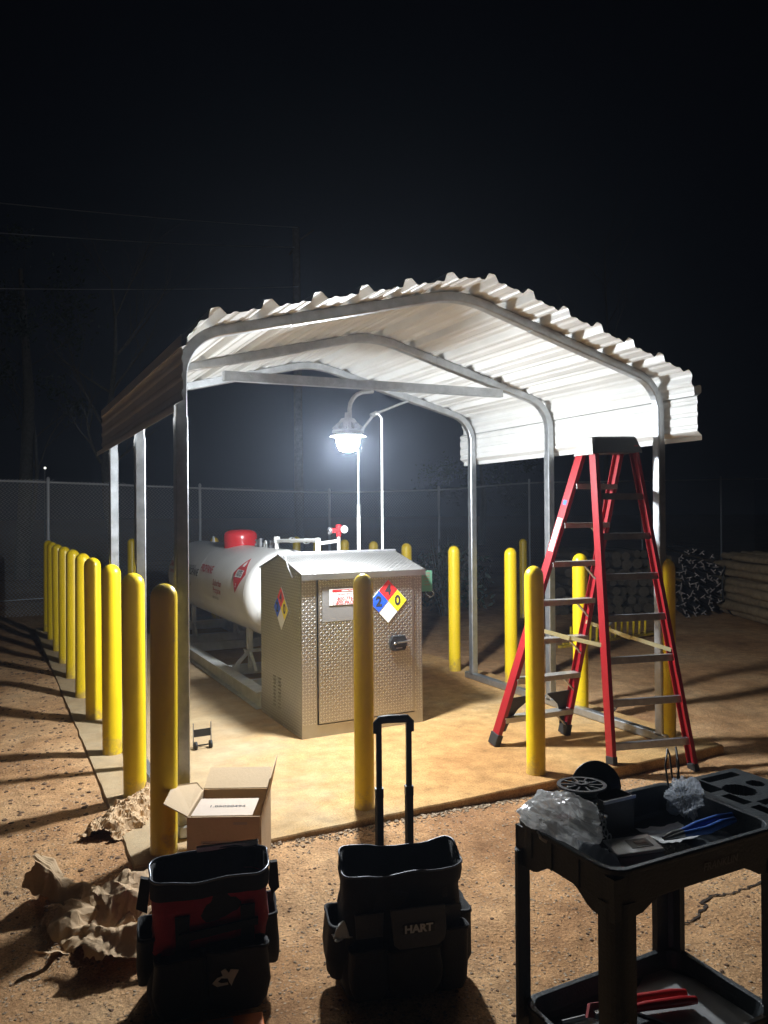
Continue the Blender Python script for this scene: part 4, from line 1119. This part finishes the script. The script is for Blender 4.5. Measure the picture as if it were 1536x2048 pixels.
def pocket(F, x, y, z0, z1, w_, d, mt, parent, side=(0,-1), name='pocket'):
    mb = MB(); sx_, sy_ = side
    secs = []
    for z, k in ((z0,.75),(z0+.03,.96),(z0*.6+z1*.4,1.07),(z1-.012,.98),(z1-.010,1.03),(z1,1.03)):
        rr = rrect(w_*k if sx_ == 0 else d*k, d*k if sx_ == 0 else w_*k, min(w_,d)*.35*k, 4, 8); secs.append([F(x+a, y+b, z) for a, b in rr])
    n = len(secs[0]); vs = [p for s_ in secs for p in s_]
    inner = [F(x+a*.9, y+b*.9, z1-.0) for a, b in rrect(w_ if sx_ == 0 else d, d if sx_ == 0 else w_, min(w_,d)*.35, 4, 8)]
    deep = [F(x+a*.88, y+b*.88, z1-.06) for a, b in rrect(w_ if sx_ == 0 else d, d if sx_ == 0 else w_, min(w_,d)*.35, 4, 8)]
    vs += inner+deep
    fs = [(k*n+j, k*n+(j+1)%n, (k+1)*n+(j+1)%n, (k+1)*n+j) for k in range(7) for j in range(n)]
    fs.append(tuple(7*n+j for j in range(n)))
    mb.add(vs, fs, True); return mb.build(name, mt, parent)
gz = -.085
# red bag
RB0 = V(.455,2.60,gz); RB1 = V(.865,2.52,gz); rux = (RB1-RB0).normalized(); RW = .405; RD = .24
rc_ = RB0+rux*RW/2+V(-rux.y, rux.x, 0)*RD/2
rb = thing('tool_bag', 'open red and black tool bag with pockets and a white emblem', 'tool bag', tuple(rc_))
F = frame_of(rc_, rux); RH = .43
mb = MB(); loft(mb, F, [(RW*.96,RD,.04,0,0,0),(RW*.98,RD*1.02,.045,.05,0,0),(RW*.97,RD,.045,RH*.5,0,0)], ripple=.05); mb.build('lower_body', M_fab, rb)
mb = MB(); loft(mb, F, [(RW*.955,RD*.99,.045,RH*.48,0,0),(RW*.95,RD*.88,.045,RH*.75,0,-RD*.05),(RW*.96,RD*.70,.045,RH-.05,0,-RD*.13)], closeb=False, ripple=.05, seed=4); mb.build('upper_body', M_fabr, rb)
def mouth(mb, F0, w_, d, h, topf, oy=0, depth=.16):
    F = lambda x, y, z: F0(x, y+oy, z)
    loft(mb, F, [(w_,d,.045,h-.055,0,0),(w_*1.02,d*1.03,.05,h-.02,0,0),(w_*1.01,d*1.02,.05,h,0,0)], top=topf, closeb=False)
    rr1 = [F(x*1.0, y*1.0, h+topf(x,y)) for x, y in rrect(w_*1.01, d*1.02, .05, 5, 10)]; n = len(rr1)
    rr2 = [F(x*.955, y*.93, h+topf(x,y)-.004) for x, y in rrect(w_*1.01, d*1.02, .05, 5, 10)]
    rr3 = [F(x*.93, y*.9, h-depth) for x, y in rrect(w_*1.01, d*1.02, .05, 5, 10)]
    mb.add(rr1+rr2+rr3, [(k*n+j, k*n+(j+1)%n, (k+1)*n+(j+1)%n, (k+1)*n+j) for k in range(2) for j in range(n)]+[tuple(2*n+j for j in range(n))], True)
tf = lambda x, y: sm(y, -.03, .04)*.026*(.8+.2*math.sin(x*8+.4))+.004*math.sin(x*13+y*20)+.002*math.sin(x*31)
mb = MB(); mouth(mb, F, RW*.97, RD*.72, RH, tf, -RD*.13); mb.build('mouth_rim', M_fab, rb)
mb = MB(); rr = [F(x, y-RD*.13, RH+.003+tf(x, y)) for x, y in rrect(RW*.98, RD*.74, .05, 5, 10)]; mb.tube(rr, .0045, 6, closed=True); mb.build('rim_wire', mat('dark_steel_wire', (.12,.13,.15), .3, .6), rb)
mb = MB(); zf = RH*.62
mb.prism([(-.13,-.02),(.13,.005),(.13,.028),(-.13,.006)], F(.02,-RD/2-.012,zf), rux, V(0,0,1), .012); mb.prism([(-.02,-.09),(.02,-.09),(.024,.06),(-.024,.06)], F(-.09,-RD/2-.008,zf), rux, V(0,0,1), .01)
mb.prism([(-.02,-.09),(.02,-.09),(.024,.07),(-.024,.07)], F(.12,-RD/2-.008,zf), rux, V(0,0,1), .01); mb.build('strap', M_fab, rb)
pocket(F, -.10, -RD/2-.03, .02, .215, .17, .07, M_fab, rb); pocket(F, .085, -RD/2-.035, .02, .225, .20, .08, M_fab, rb)
pocket(F, RW/2+.0, 0, .09, .27, .17, .07, M_fab, rb, (1,0)); pocket(F, -RW/2-.0, -.01, .09, .25, .17, .07, M_fab, rb, (-1,0))
mb = MB(); mb.prism([(-.012,.02),(.012,.02),(.018,-.07),(-.006,-.09),(-.018,-.06)], F(RW/2+.012,-RD/2+.06,RH-.01), rux, V(0,0,1), .02); mb.tube([F(RW/2+.008,-RD/2+.05,RH-.08),F(RW/2+.01,-RD/2+.05,RH-.12)], .006, 6); mb.build('zip_pull', M_fab, rb)
mb = MB(); mb.prism([(-.02,.03),(.012,.02),(.0,-.09),(-.035,-.07)], F(-RW/2-.008,-RD/2+.06,RH-.02), rux, V(0,0,1), .02); mb.build('zip_flap', M_fab, rb)
mb = MB(); lg_ = [(-.045,-.006),(-.03,.010),(-.012,.014),(-.018,.030),(-.004,.036),(.008,.020),(.014,.032),(.040,.026),(.024,-.002),(.016,-.022),(.008,-.008),(.004,.004),(-.016,.008),(-.028,-.002),(-.018,-.008),(.004,-.010),(.006,-.016),(-.03,-.018)]
mb.prism(lg_, F(.045,-RD/2-.0795,.135), rux, V(0,0,1), .003); mb.build('emblem', M_logo, rb)
mb = MB(); mb.box((-.20,-.006,0),(.20,.006,.022), Matrix(((rux.x,-rux.y,0,F(.07,RD*.25,0).x),(rux.y,rux.x,0,F(.07,RD*.25,0).y),(0,0,1,gz+RH+.022),(0,0,0,1))) @ Matrix.Scale(.55,4,(1,0,0)), bev=.004); mb.build('carry_handle', M_alu, rb)
# black rolling bag
KB0 = V(1.055,2.37,gz); KB1 = V(1.48,2.26,gz); kux = (KB1-KB0).normalized(); KW = .425; KD = .23; KH = .435
kc = KB0+kux*KW/2+V(-kux.y, kux.x, 0)*KD/2
kb = thing('rolling_tool_bag', 'black rolling tool bag with its tall pull handle extended', 'tool bag', tuple(kc)); F = frame_of(kc, kux)
mb = MB(); loft(mb, F, [(KW*.95,KD,.04,.0,0,0),(KW*.99,KD*1.02,.045,.05,0,0),(KW*.98,KD,.045,KH*.6,0,0),(KW*.97,KD*.72,.045,KH-.05,0,-KD*.12)], ripple=.06); mb.build('body', M_fab, kb)
tf2 = lambda x, y: sm(y, -.03, .04)*.040*(.45+.55*min(1, abs(x)/.19)**2)+.004*math.sin(x*14+1+y*20)+.003*math.sin(x*37)
mb = MB(); mouth(mb, F, KW*.98, KD*.74, KH-.015, tf2, -KD*.12); mb.build('mouth_rim', M_fab, kb)
mb = MB(); rr = [F(x, y-KD*.12, KH-.013+tf2(x, y)) for x, y in rrect(KW*.99, KD*.76, .05, 5, 10)]; mb.tube(rr, .004, 6, closed=True); mb.build('rim_wire', mat('dull_wire', (.06,.065,.08), .4, .3), kb)
pocket(F, -KW/2-.002, -.0, .06, .25, .17, .09, M_fab, kb, (-1,0)); pocket(F, KW/2+.002, -.0, .06, .25, .17, .08, M_fab, kb, (1,0))
pocket(F, -.135, -KD/2-.02, .03, .20, .13, .06, M_fab, kb); pocket(F, .16, -KD/2-.02, .03, .24, .10, .06, M_fab, kb)
pocket(F, .02, -KD/2-.025, .03, .19, .19, .07, M_fab, kb, name='front_pocket')
mb = MB(); flp = [(-.092,.085),(.098,.085),(.104,.0),(.096,-.035),(.075,-.05),(-.06,-.05),(-.078,-.035)]
mb.prism(flp, F(.025,-KD/2-.062,.245), kux, V(0,0,1), .006); fo = mb.build('pocket_flap', M_fabg, kb, bevel=.003)
mb = MB(); mb.prism([(-.055,-.013),(.055,-.013),(.055,.017),(-.055,.017)], F(.03,-KD/2-.0665,.262), kux, V(0,0,1), .003); bo = mb.build('logo_patch', M_black, fo)
mb = MB(); add_text(mb, 'HART', .036, plane_fn(F(.03,-KD/2-.0685,.264), kux, V(0,0,1)), bold=.0016, sx=1.05); mb.build('logo_lettering', M_logo, bo)
for x in (-.125, .145):
    MB().prism([(-.045,-.04),(.045,-.04),(.05,.04),(-.05,.04)], F(x,-KD/2-.006,.26), kux, V(0,0,1), .008).build('panel', M_fabg, kb)
for (xa, wh) in ((-KW*.3,0),(KW*.3,0)):
    MB().lathe([(.0005,-.015),(.035,-.015),(.035,.015),(.0005,.015)], 18, Matrix.Translation(F(xa,KD/2+.02,.035)) @ kux.to_track_quat('Z','Y').to_matrix().to_4x4()).build('wheel', M_rubber, kb)
hx0, hx1 = -.035, .080; hy = KD/2+.02; hz = .880
for x in (hx0, hx1):
    mb = MB(); mb.box((-.013,-.010,.02),(.013,.010,.62), Matrix.Translation(F(x,hy,0))); mb.build('handle_tube', M_rubber, kb)
    mb = MB(); mb.box((-.010,-.008,.60),(.010,.008,hz-.0), Matrix.Translation(F(x,hy,0)) @ Matrix.Rotation(math.atan2(kux.y,kux.x),4,'Z')); mb.box((-.015,-.012,.595),(.015,.012,.63), Matrix.Translation(F(x,hy,0)) @ Matrix.Rotation(math.atan2(kux.y,kux.x),4,'Z')); mb.build('handle_tube', M_black, kb)
mb = MB(); mb.tube([F(hx0-.006,hy,hz-.045),F(hx0-.006,hy,hz-.01),F(hx0+.005,hy,hz+.002),F(0,hy,hz+.004),F(hx1-.005,hy,hz+.002),F(hx1+.006,hy,hz-.01),F(hx1+.006,hy,hz-.045)], .0155, 10); mb.build('grip', M_rubber, kb)
o = crumple('paper_wad', 'small pale wad of paper tucked in the left pocket of the rolling bag', tuple(F(-KW/2-.005,-KD/2+.02,.225)), (1,0,0), (0,1,0), .03, .025, lambda u, v_: .05*max(0,1-u*u-v_*v_), 2.2, M_paper, 'paper wad', .015, 30, 14)

# ------------------------------------------------------------------ orange box at the lower edge, wheeled bracket
ob = thing('orange_box', 'flat orange box on the ground in front of the red tool bag', 'box', (.68,2.38,gz))
O0 = V(.52,2.46,0); O1 = V(.78,2.40,0); ox = (O1-O0).normalized(); Fo = frame_of(O0, ox)
Mo = Matrix(((ox.x,-ox.y,0,O0.x),(ox.y,ox.x,0,O0.y),(0,0,1,gz+.004),(0,0,0,1)))
MB().box((0,-.16,0),(.265,0,.045), Mo, bev=.003).build('carton', M_org, ob)
MB().box((.09,-.10,.0455),(.17,-.01,.0465), Mo).build('label', mat('orange_label', (.40,.28,.22), .7), ob)
br = thing('wheeled_bracket', 'small black metal bracket with two uprights standing on the slab', 'bracket', (1.28,5.18,0))
MB().box((1.215,5.20,.075),(1.335,5.206,.125), None).build('plate', M_black, br)
for x in (1.215, 1.335): MB().box((x-.003,5.196,.0),(x+.003,5.202,.17)).build('upright', M_gald, br)
for x in (1.225, 1.325):
    MB().lathe([(.0005,-.008),(.026,-.008),(.026,.008),(.0005,.008)], 14, Matrix.Translation((x,5.17,.026)) @ Matrix.Rotation(PI/2,4,'Y')).build('wheel', M_rubber, br)
MB().bar((1.225,5.17,.026),(1.325,5.17,.026),.008,.008).build('axle', M_black, br)

# ------------------------------------------------------------------ utility cart
cart = thing('utility_cart', 'black plastic two shelf utility cart loaded with tools', 'cart', (1.65,1.48,gz))
X0, X1, X2, Y0, Y1, ZT = 1.255, 1.83, 2.12, 1.315, 1.685, .75
def rr_at(x0, x1, y0, y1, r, z, n=5):
    return [V((x0+x1)/2+a, (y0+y1)/2+b, z) for a, b in rrect(x1-x0, y1-y0, r, n)]
def tray(x0, x1, y0, y1, zt, dp, wall, lip, nm, apron):
    mb = MB(); r = .045
    rings = [rr_at(x0,x1,y0,y1,r,zt-dp*1.0), rr_at(x0,x1,y0,y1,r,zt-.014), rr_at(x0-lip,x1+lip,y0-lip,y1+lip,r+lip,zt-.012), rr_at(x0-lip,x1+lip,y0-lip,y1+lip,r+lip,zt-.003), rr_at(x0-lip*.5,x1+lip*.5,y0-lip*.5,y1+lip*.5,r,zt), rr_at(x0+wall,x1-wall,y0+wall,y1-wall,r,zt-.002), rr_at(x0+wall*1.6,x1-wall*1.6,y0+wall*1.6,y1-wall*1.6,r,zt-dp+.012), rr_at(x0+wall*2.6,x1-wall*2.6,y0+wall*2.6,y1-wall*2.6,r,zt-dp+.004)]
    n = len(rings[0]); vs = [p for rg in rings for p in rg]
    fs = [(k*n+j, k*n+(j+1)%n, (k+1)*n+(j+1)%n, (k+1)*n+j) for k in range(len(rings)-1) for j in range(n)]
    fs.append(tuple((len(rings)-1)*n+j for j in range(n))); fs.append(tuple(range(n-1,-1,-1)))
    mb.add(vs, fs)
    return mb.build(nm, M_cart, cart, bevel=.002)
top_t = tray(X0, X1, Y0, Y1, ZT, .085, .012, .007, 'tray', True)
low_t = tray(X0+.01, X1, Y0+.01, Y1-.01, .262, .06, .012, .005, 'shelf', False)
ap = MB()
def wave(L, lo, hi):   # apron bottom outline: deep at the ends, shallow arch between
    out = []
    for k in range(21):
        t = k/20; e = min(t, 1-t)*L; d = lo+(hi-lo)*(1-sm(e, .07, .15)); out.append((t*L, -d))
    return out
wv = wave(Y1-Y0, .083, .120); ap.prism([(0,-.02)]+[(a, b) for a, b in wv]+[(Y1-Y0,-.02)], (X0+.004,Y0,ZT), (0,1,0), (0,0,1), .006)
wv = wave(X1-X0, .083, .115); 
for yy_ in (Y0+.004, Y1-.004): ap.prism([(0,-.02)]+wv+[(X1-X0,-.02)], (X0,yy_,ZT), (1,0,0), (0,0,1), .006)
for k in (.12,.22,.30): ap.box((X0-.004,Y0+k-.004,ZT-.084),(X0+.002,Y0+k+.004,ZT-.015))
ap.build('apron', M_cart, cart)
def leg(x, y, sx_, sy_, wx, wy):
    mb = MB(); n = 6; out = []; inn = []
    # L-shaped rounded corner post
    r = .04
    pts = [(x+sx_*wx, y), (x+sx_*r, y)]+[(x+sx_*(r-r*math.sin(PI/2*k/n)), y+sy_*(r-r*math.cos(PI/2*k/n))) for k in range(1, n)]+[(x, y+sy_*r), (x, y+sy_*wy)]
    ipt = [(x+sx_*wx, y+sy_*.02), (x+sx_*.03, y+sy_*.02), (x+sx_*.02, y+sy_*.03), (x+sx_*.02, y+sy_*wy)]
    poly = pts+ipt[::-1]
    if sx_*sy_ > 0: poly = poly[::-1]
    z0, z1 = gz+.055, ZT-.08
    vs = [V(a, b, z0) for a, b in poly]+[V(a, b, z1) for a, b in poly]; m_ = len(poly)
    mb.add(vs, [tuple(range(m_-1,-1,-1)), tuple(range(m_,2*m_))]+[(i,(i+1)%m_,m_+(i+1)%m_,m_+i) for i in range(m_)])
    return mb.build('leg', M_cart, cart)
legs = [leg(X0-.003,Y0-.003,1,1,.065,.055), leg(X0-.018,Y1+.006,1,-1,.055,.035), leg(X1+.003,Y0-.003,-1,1,.055,.05), leg(X1+.003,Y1+.003,-1,-1,.075,.055)]
MB().lathe([(.0005,.003),(.007,.003),(.0075,0)], 14, Matrix.Translation((X0+.025,Y0-.004,.40)) @ Matrix.Rotation(PI/2,4,'X')).build('rivet', M_white, legs[0])
for (x, y) in ((X0+.04,Y0+.04),(X0+.04,Y1-.04),(X1-.04,Y0+.04),(X1-.04,Y1-.04)):
    ca = MB().lathe([(.0005,-.011),(.026,-.011),(.028,0),(.026,.011),(.0005,.011)], 16, Matrix.Translation((x,y,gz+.029)) @ Matrix.Rotation(PI/2,4,'Y')); ca.bar((x,y,gz+.03),(x,y,gz+.06),.02,.035); ca.build('caster', M_rubber, cart)
# organiser end of the tray: plate with real wells
og = MB(); wells = [(1.875,1.915,1.36,1.44),(1.875,1.915,1.46,1.54),(1.87,1.93,1.57,1.665),(1.94,2.08,1.63,1.665),(1.93,1.99,1.335,1.415),(1.93,1.99,1.43,1.46)]
cells_x = sorted(set([X1+.008,X2]+[a for w_ in wells for a in w_[:2]])); cells_y = sorted(set([Y0,Y1]+[a for w_ in wells for a in w_[2:]]))
zo = ZT-.006
circ = [(1.965,1.545,.047),(2.055,1.56,.026),(2.05,1.46,.03)]
def holed(mb, x0, x1, y0, y1):
    for (cx, cy, r) in circ:
        pass
rects_done = []
gx = np.linspace(X1+.008, X2, 60); gy = np.linspace(Y0, Y1, 74)
def hole(x, y):
    for (a, b, c_, d) in wells:
        if a < x < b and c_ < y < d: return True
    for (cx, cy, r) in circ:
        if (x-cx)**2+(y-cy)**2 < r*r: return True
    return False
gv = []; H_ = [[hole((gx[i]+gx[i+1])/2, (gy[j]+gy[j+1])/2) for i in range(59)] for j in range(73)]
for j in range(74):
    for i in range(60): gv.append((gx[i], gy[j], zo))
off = len(gv)
for j in range(74):
    for i in range(60): gv.append((gx[i], gy[j], zo-.045))
gf = []
for j in range(73):
    for i in range(59):
        a = j*60+i; d = off if H_[j][i] else 0
        gf.append((d+a, d+a+1, d+a+61, d+a+60))
        if i < 58 and H_[j][i] != H_[j][i+1]: gf.append((a+1, a+61, off+a+61, off+a+1))
        if j < 72 and H_[j][i] != H_[j+1][i]: gf.append((a+60, a+61, off+a+61, off+a+60))
og.add(gv, gf); og.box((X1+.008,Y0,zo-.075),(X2,Y1,zo-.047)); og.build('organiser', M_cart, cart)
tx = MB(); add_text(tx, 'FRANKLIN', .026, plane_fn((1.60,Y0-.0035,.70),(1,0,0),(0,0,1)), bold=.0006, italic=.2); tx.build('lettering', mat('dull_print', (.22,.22,.22), .5), top_t)

# ---- on the top tray
ZF = ZT-.085+.005
def blob(name, label, cat, cen, rad, mt, seed, amp=.35, freq=2.2, sub=34, drape=None):
    mb = MB(); vs = []; n = sub; m_ = sub*2; cen = Vector(cen)
    for j in range(n+1):
        th = PI*j/n
        for i in range(m_):
            ph = 2*PI*i/m_; d = V(math.sin(th)*math.cos(ph), math.sin(th)*math.sin(ph), math.cos(th))
            c1 = crease(d.x*freq+d.z*1.3, d.y*freq-d.z*.8, seed); c2 = crease(d.z*freq+d.y*1.1, d.x*freq+d.z*.6, seed+4)
            k = 1+amp*(c1-.5)+amp*.8*(c2-.5)+amp*.7*noise.noise(d*1.6+V(seed,3,1))
            p = cen+V(d.x*rad[0]*k, d.y*rad[1]*k, d.z*rad[2]*k)
            if drape: p = drape(p)
            vs.append(p)
    mb.add(vs, [(j*m_+i, j*m_+(i+1)%m_, (j+1)*m_+(i+1)%m_, (j+1)*m_+i) for j in range(n) for i in range(m_)], False)
    o = mb.build(name, mt, loc=tuple(cen)); tag(o, label, cat); return o
def dr_(p):
    if p.x > X0+.0 and p.z < ZF+.004: p.z = ZF+.004
    return p
blob('plastic_bag', 'crumpled milky plastic bag lying over the near left corner of the cart', 'plastic bag', (1.330,1.585,.762), (.088,.105,.060), M_bag, 3.3, .42, 1.5, 44, dr_)
rt = thing('tool', 'small red and grey tool seen through the milky plastic bag', 'tool', (1.33,1.57,.76))
MB().bar((1.315,1.585,.765),(1.345,1.56,.775),.018,.012).build('grip', M_redh, rt); MB().bar((1.345,1.56,.775),(1.375,1.545,.785),.022,.008).build('head', M_steel, rt)
blob('plastic_wrap', 'small clear plastic wrap bunched at the far end of the cart tray', 'plastic wrap', (1.80,1.60,.735), (.045,.05,.05), M_clear, 6.1, .7, 1.6, 34, dr_)
cr_ = thing('cable_reel', 'black spoked cable reel standing tilted on the cart tray', 'cable reel', (1.42,1.62,.80))
MR = Matrix.Translation((1.43,1.62,.822)) @ Matrix.Rotation(math.radians(-2),4,'X')
mb = MB(); mb.lathe([(.056,0),(.066,0),(.066,.005),(.056,.005),(.056,0)], 36, MR, False)
for k in range(10):
    a = 2*PI*k/10; mb.bar(MR @ V(.012*math.cos(a),.012*math.sin(a),.003), MR @ V(.058*math.cos(a),.058*math.sin(a),.003), .005, .004)
mb.lathe([(.008,-.002),(.018,-.002),(.018,.009),(.008,.009)], 16, MR, False); mb.build('flange', M_capp, cr_)
mb = MB(); 
for k in range(9):
    z = -.008-k*.007; rr_ = .036+.004*math.sin(k*2.3)
    mb.tube([MR @ V(rr_*math.cos(a), rr_*math.sin(a), z+.002*math.sin(a*3)) for a in [2*PI*i/24 for i in range(24)]], .0042, 6, closed=True)
mb.build('cable', mat('dark_green_cable', (.012,.03,.02), .45), cr_)
MB().lathe([(.0005,0),(.066,0),(.066,.005),(.0005,.005)], 36, MR @ Matrix.Translation((0,0,-.078)), False).build('flange', M_capp, cr_)
r2 = thing('wire_spool', 'solid black spool disc standing upright behind the cable reel', 'wire spool', (1.56,1.70,.78))
M2 = Matrix.Translation((1.555,1.70,.775)) @ Matrix.Rotation(math.radians(-28),4,'Z') @ Matrix.Rotation(math.radians(78),4,'X')
MB().lathe([(.0005,-.004),(.07,-.004),(.072,0),(.07,.004),(.0005,.004)], 36, M2).build('disc', M_capp, r2)
MB().lathe([(.0005,.004),(.03,.004),(.03,.045),(.0005,.045)], 20, M2).build('hub', M_rubber, r2)
bn = thing('parts_bin', 'black plastic bin beside the cable reel on the cart', 'bin', (1.56,1.635,ZF))
mb = MB(); a0, a1, b0_, b1_ = 1.49, 1.60, 1.60, 1.665
mb.box((a0,b0_,ZF),(a1,b0_+.004,.775)); mb.box((a0,b1_-.004,ZF),(a1,b1_,.775)); mb.box((a0,b0_+.0045,ZF),(a0+.004,b1_-.0045,.775)); mb.box((a1-.004,b0_+.0045,ZF),(a1,b1_-.0045,.775)); mb.box((a0+.0045,b0_+.0045,ZF),(a1-.0045,b1_-.0045,ZF+.004)); mb.build('walls', M_capp, bn)
MB().box((a0-.003,b0_-.006,.768),(a1+.003,b0_-.0005,.776)).build('rim', M_gald, bn)
oz = thing('parts_organizer', 'clear plastic parts organizer box with a dark printed label', 'organizer box', (1.47,1.47,ZF))
Mz = Matrix.Translation((1.475,1.475,ZF+.002)) @ Matrix.Rotation(math.radians(-20),4,'Z') @ Matrix.Rotation(math.radians(-4),4,'Y')
MB().box((-.062,-.045,0),(.062,.045,.030), Mz, bev=.004).build('case', mat('smoky_plastic', (.16,.17,.19), .22, coat=.5), oz)
MB().box((-.063,-.046,.0305),(.063,.046,.038), Mz, bev=.002).build('lid', mat('frosted_lid', (.42,.43,.45), .3, coat=.4, var=.15, scale=30), oz)
MB().box((-.012,-.024,.0385),(.045,.024,.0392), Mz).build('label', mat('dark_label', (.06,.04,.03), .4), oz)
MB().box((.005,-.014,.0394),(.036,.012,.0400), Mz).build('label_picture', mat('tan_print', (.45,.32,.2), .5, var=.6, scale=60), oz)
pl_ = thing('pliers', 'long nose pliers with blue handles lying across the tray', 'pliers', (1.68,1.45,.72))
J = V(1.63,1.455,.715)
mb = MB(); mb.tube([J+V(-.005,.006,0), J+V(.07,.012,.004), J+V(.14,.004,.012), J+V(.185,-.004,.014)], [.008,.011,.011,.008], 8); mb.build('handle', M_blueh, pl_)
mb = MB(); mb.tube([J+V(-.005,-.006,0), J+V(.07,-.020,.002), J+V(.13,-.018,.008), J+V(.175,-.020,.010)], [.008,.011,.011,.008], 8); mb.build('handle', M_blueh, pl_)
mb = MB(); mb.tube([J+V(.0,.004,0), J+V(-.035,.004,.002), J+V(-.075,.0,.002)], [.010,.009,.003], 6); mb.tube([J+V(.0,-.004,-.001), J+V(-.035,-.008,.001), J+V(-.075,-.006,.0)], [.010,.008,.003], 6); mb.build('jaws', M_steel, pl_)
o = crumple('instruction_sheet', 'white printed instruction sheet under the pliers on the tray', (1.66,1.53,ZF+.006), (1,-.15,0), (.15,1,0), .07, .05, lambda u, v_: .004+.006*u*u, 9.1, M_paper, 'paper', .004, 12, 20)
o = crumple('work_glove', 'knitted grey glove bunched at the near edge of the tray', (1.575,1.43,ZF+.004), (1,0,0), (0,1,0), .06, .03, lambda u, v_: .035*max(0,1-u*u*.7-v_*v_), 4.1, M_knit, 'glove', .02, 22, 26)
o = crumple('paper_towel', 'pale folded paper by the glove at the near edge of the tray', (1.665,1.39,ZF+.004), (1,-.1,0), (.1,1,0), .055, .022, lambda u, v_: .008, 6.4, M_paper, 'paper', .006, 16, 16)
bo_ = thing('plastic_bottle', 'crushed clear ribbed bottle lying at the near left corner of the tray', 'bottle', (1.36,1.45,.70))
MBt = Matrix.Translation((1.335,1.545,.715)) @ Vector((.12,-1,-.10)).to_track_quat('Z','Y').to_matrix().to_4x4()
prof_b = [(.0005,0),(.022,.002),(.026,.01)]+[(.0255+.003*math.sin(k*1.6), .015+k*.006) for k in range(18)]+[(.016,.135),(.010,.145),(.010,.155)]
MB().lathe(prof_b, 20, MBt).build('body', M_clear, bo_); MB().lathe([(.012,.152),(.012,.166),(.0005,.166)], 14, MBt, False).build('lid', M_redh, bo_)
pr = thing('hand_tool', 'small tool with a dark red grip in the near tray corner', 'tool', (1.42,1.37,ZF))
MB().tube([(1.375,1.365,ZF+.012),(1.43,1.36,ZF+.014),(1.475,1.362,ZF+.012)], [.007,.009,.007], 8).build('grip', M_redh, pr); MB().tube([(1.475,1.362,ZF+.012),(1.53,1.37,ZF+.012)], .004, 6).build('shaft', M_steel, pr)
sd_ = thing('screwdriver', 'thin screwdriver with a black grip under the glove', 'screwdriver', (1.53,1.41,ZF))
MB().tube([(1.44,1.40,ZF+.008),(1.54,1.405,ZF+.008)], .003, 6).build('shaft', M_steel, sd_); MB().tube([(1.54,1.405,ZF+.01),(1.62,1.41,ZF+.01)], .010, 8).build('grip', M_capp, sd_)
sc_ = thing('steel_chain', 'short loop of steel chain with snap hooks beside the plastic bag', 'chain', (1.42,1.54,.72))
for k in range(7):
    c = V(1.43+.004*math.sin(k*2), 1.545-.006*k, .765-.012*k); a = k*PI/2
    MB().tube([c+V(.007*math.cos(t)*math.cos(a), .007*math.cos(t)*math.sin(a), .010*math.sin(t)) for t in [2*PI*i/12 for i in range(12)]], .0018, 6, closed=True).build('link', M_steel, sc_)
mp = MB(); mp.tube([V(1.80,1.66,.745),V(1.81,1.68,.80),V(1.83,1.69,.845),V(1.85,1.70,.82),V(1.86,1.70,.75)], .003, 6); mp.tube([V(1.82,1.65,.74),V(1.845,1.66,.80),V(1.855,1.68,.85),V(1.87,1.69,.80),V(1.88,1.69,.745)], .003, 6)
o = mp.build('wire_ties', M_capp, loc=(1.82,1.66,.74)); tag(o, 'black wire loops sticking up at the far rim of the cart', 'wire')
# ---- on the lower shelf
ZS = .262-.06+.006
o = MB().box((-.12,-.16,0),(.12,.16,.006), Matrix.Translation((1.72,1.49,ZS)) @ Matrix.Rotation(math.radians(28),4,'Z')).build('grey_board', M_greyb, loc=(1.72,1.49,ZS)); tag(o, 'flat grey board on the lower shelf of the cart', 'board')
bc = thing('bolt_cutter', 'red handled cutter lying on the lower shelf of the cart', 'cutter', (1.6,1.5,ZS))
for dy in (0, .035):
    MB().tube([(1.47,1.545+dy*.4,ZS+.03),(1.56,1.52+dy,ZS+.035),(1.66,1.49+dy,ZS+.035),(1.70,1.478+dy,ZS+.033)], [.008,.012,.013,.010], 10).build('handle', M_redh, bc)
MB().bar((1.47,1.55,ZS+.03),(1.42,1.57,ZS+.03),.03,.016).build('jaw', M_steel, bc)
pt2 = thing('pruning_tool', 'tool with a pale red plastic end at the left of the lower shelf', 'tool', (1.42,1.56,ZS))
MB().prism([(-.03,-.012),(.02,-.02),(.03,.0),(.02,.018),(-.01,.02)], (1.43,1.575,ZS+.03), (1,-.2,0), (0,.5,.8), .016).build('grip', mat('faded_red', (.42,.10,.10), .5), pt2)
MB().tube([(1.40,1.58,ZS+.02),(1.34,1.60,ZS+.012)], .006, 6).build('shaft', M_steel, pt2)

if GLOW_DENSITY > 0:  # added scattering volume that puts a glow around the lamp; no real mist
    hz_ = MB().box((-60,-30,-3),(90,90,40)).build('lamp_glow_volume', M_paper); hz_['kind'] = 'stuff'
    mh = bpy.data.materials.new('glow_volume'); mh.use_nodes = True; nn2 = mh.node_tree.nodes; nn2.clear()
    out = nn2.new('ShaderNodeOutputMaterial'); pv = nn2.new('ShaderNodeVolumePrincipled'); pv.inputs['Density'].default_value = GLOW_DENSITY; pv.inputs['Color'].default_value = (.7,.8,1,1); pv.inputs['Anisotropy'].default_value = .74
    mh.node_tree.links.new(pv.outputs[0], out.inputs['Volume']); hz_.data.materials[0] = mh
for o in list(C.objects):
    for k in ('_org', '_local'):
        if k in o: del o[k]
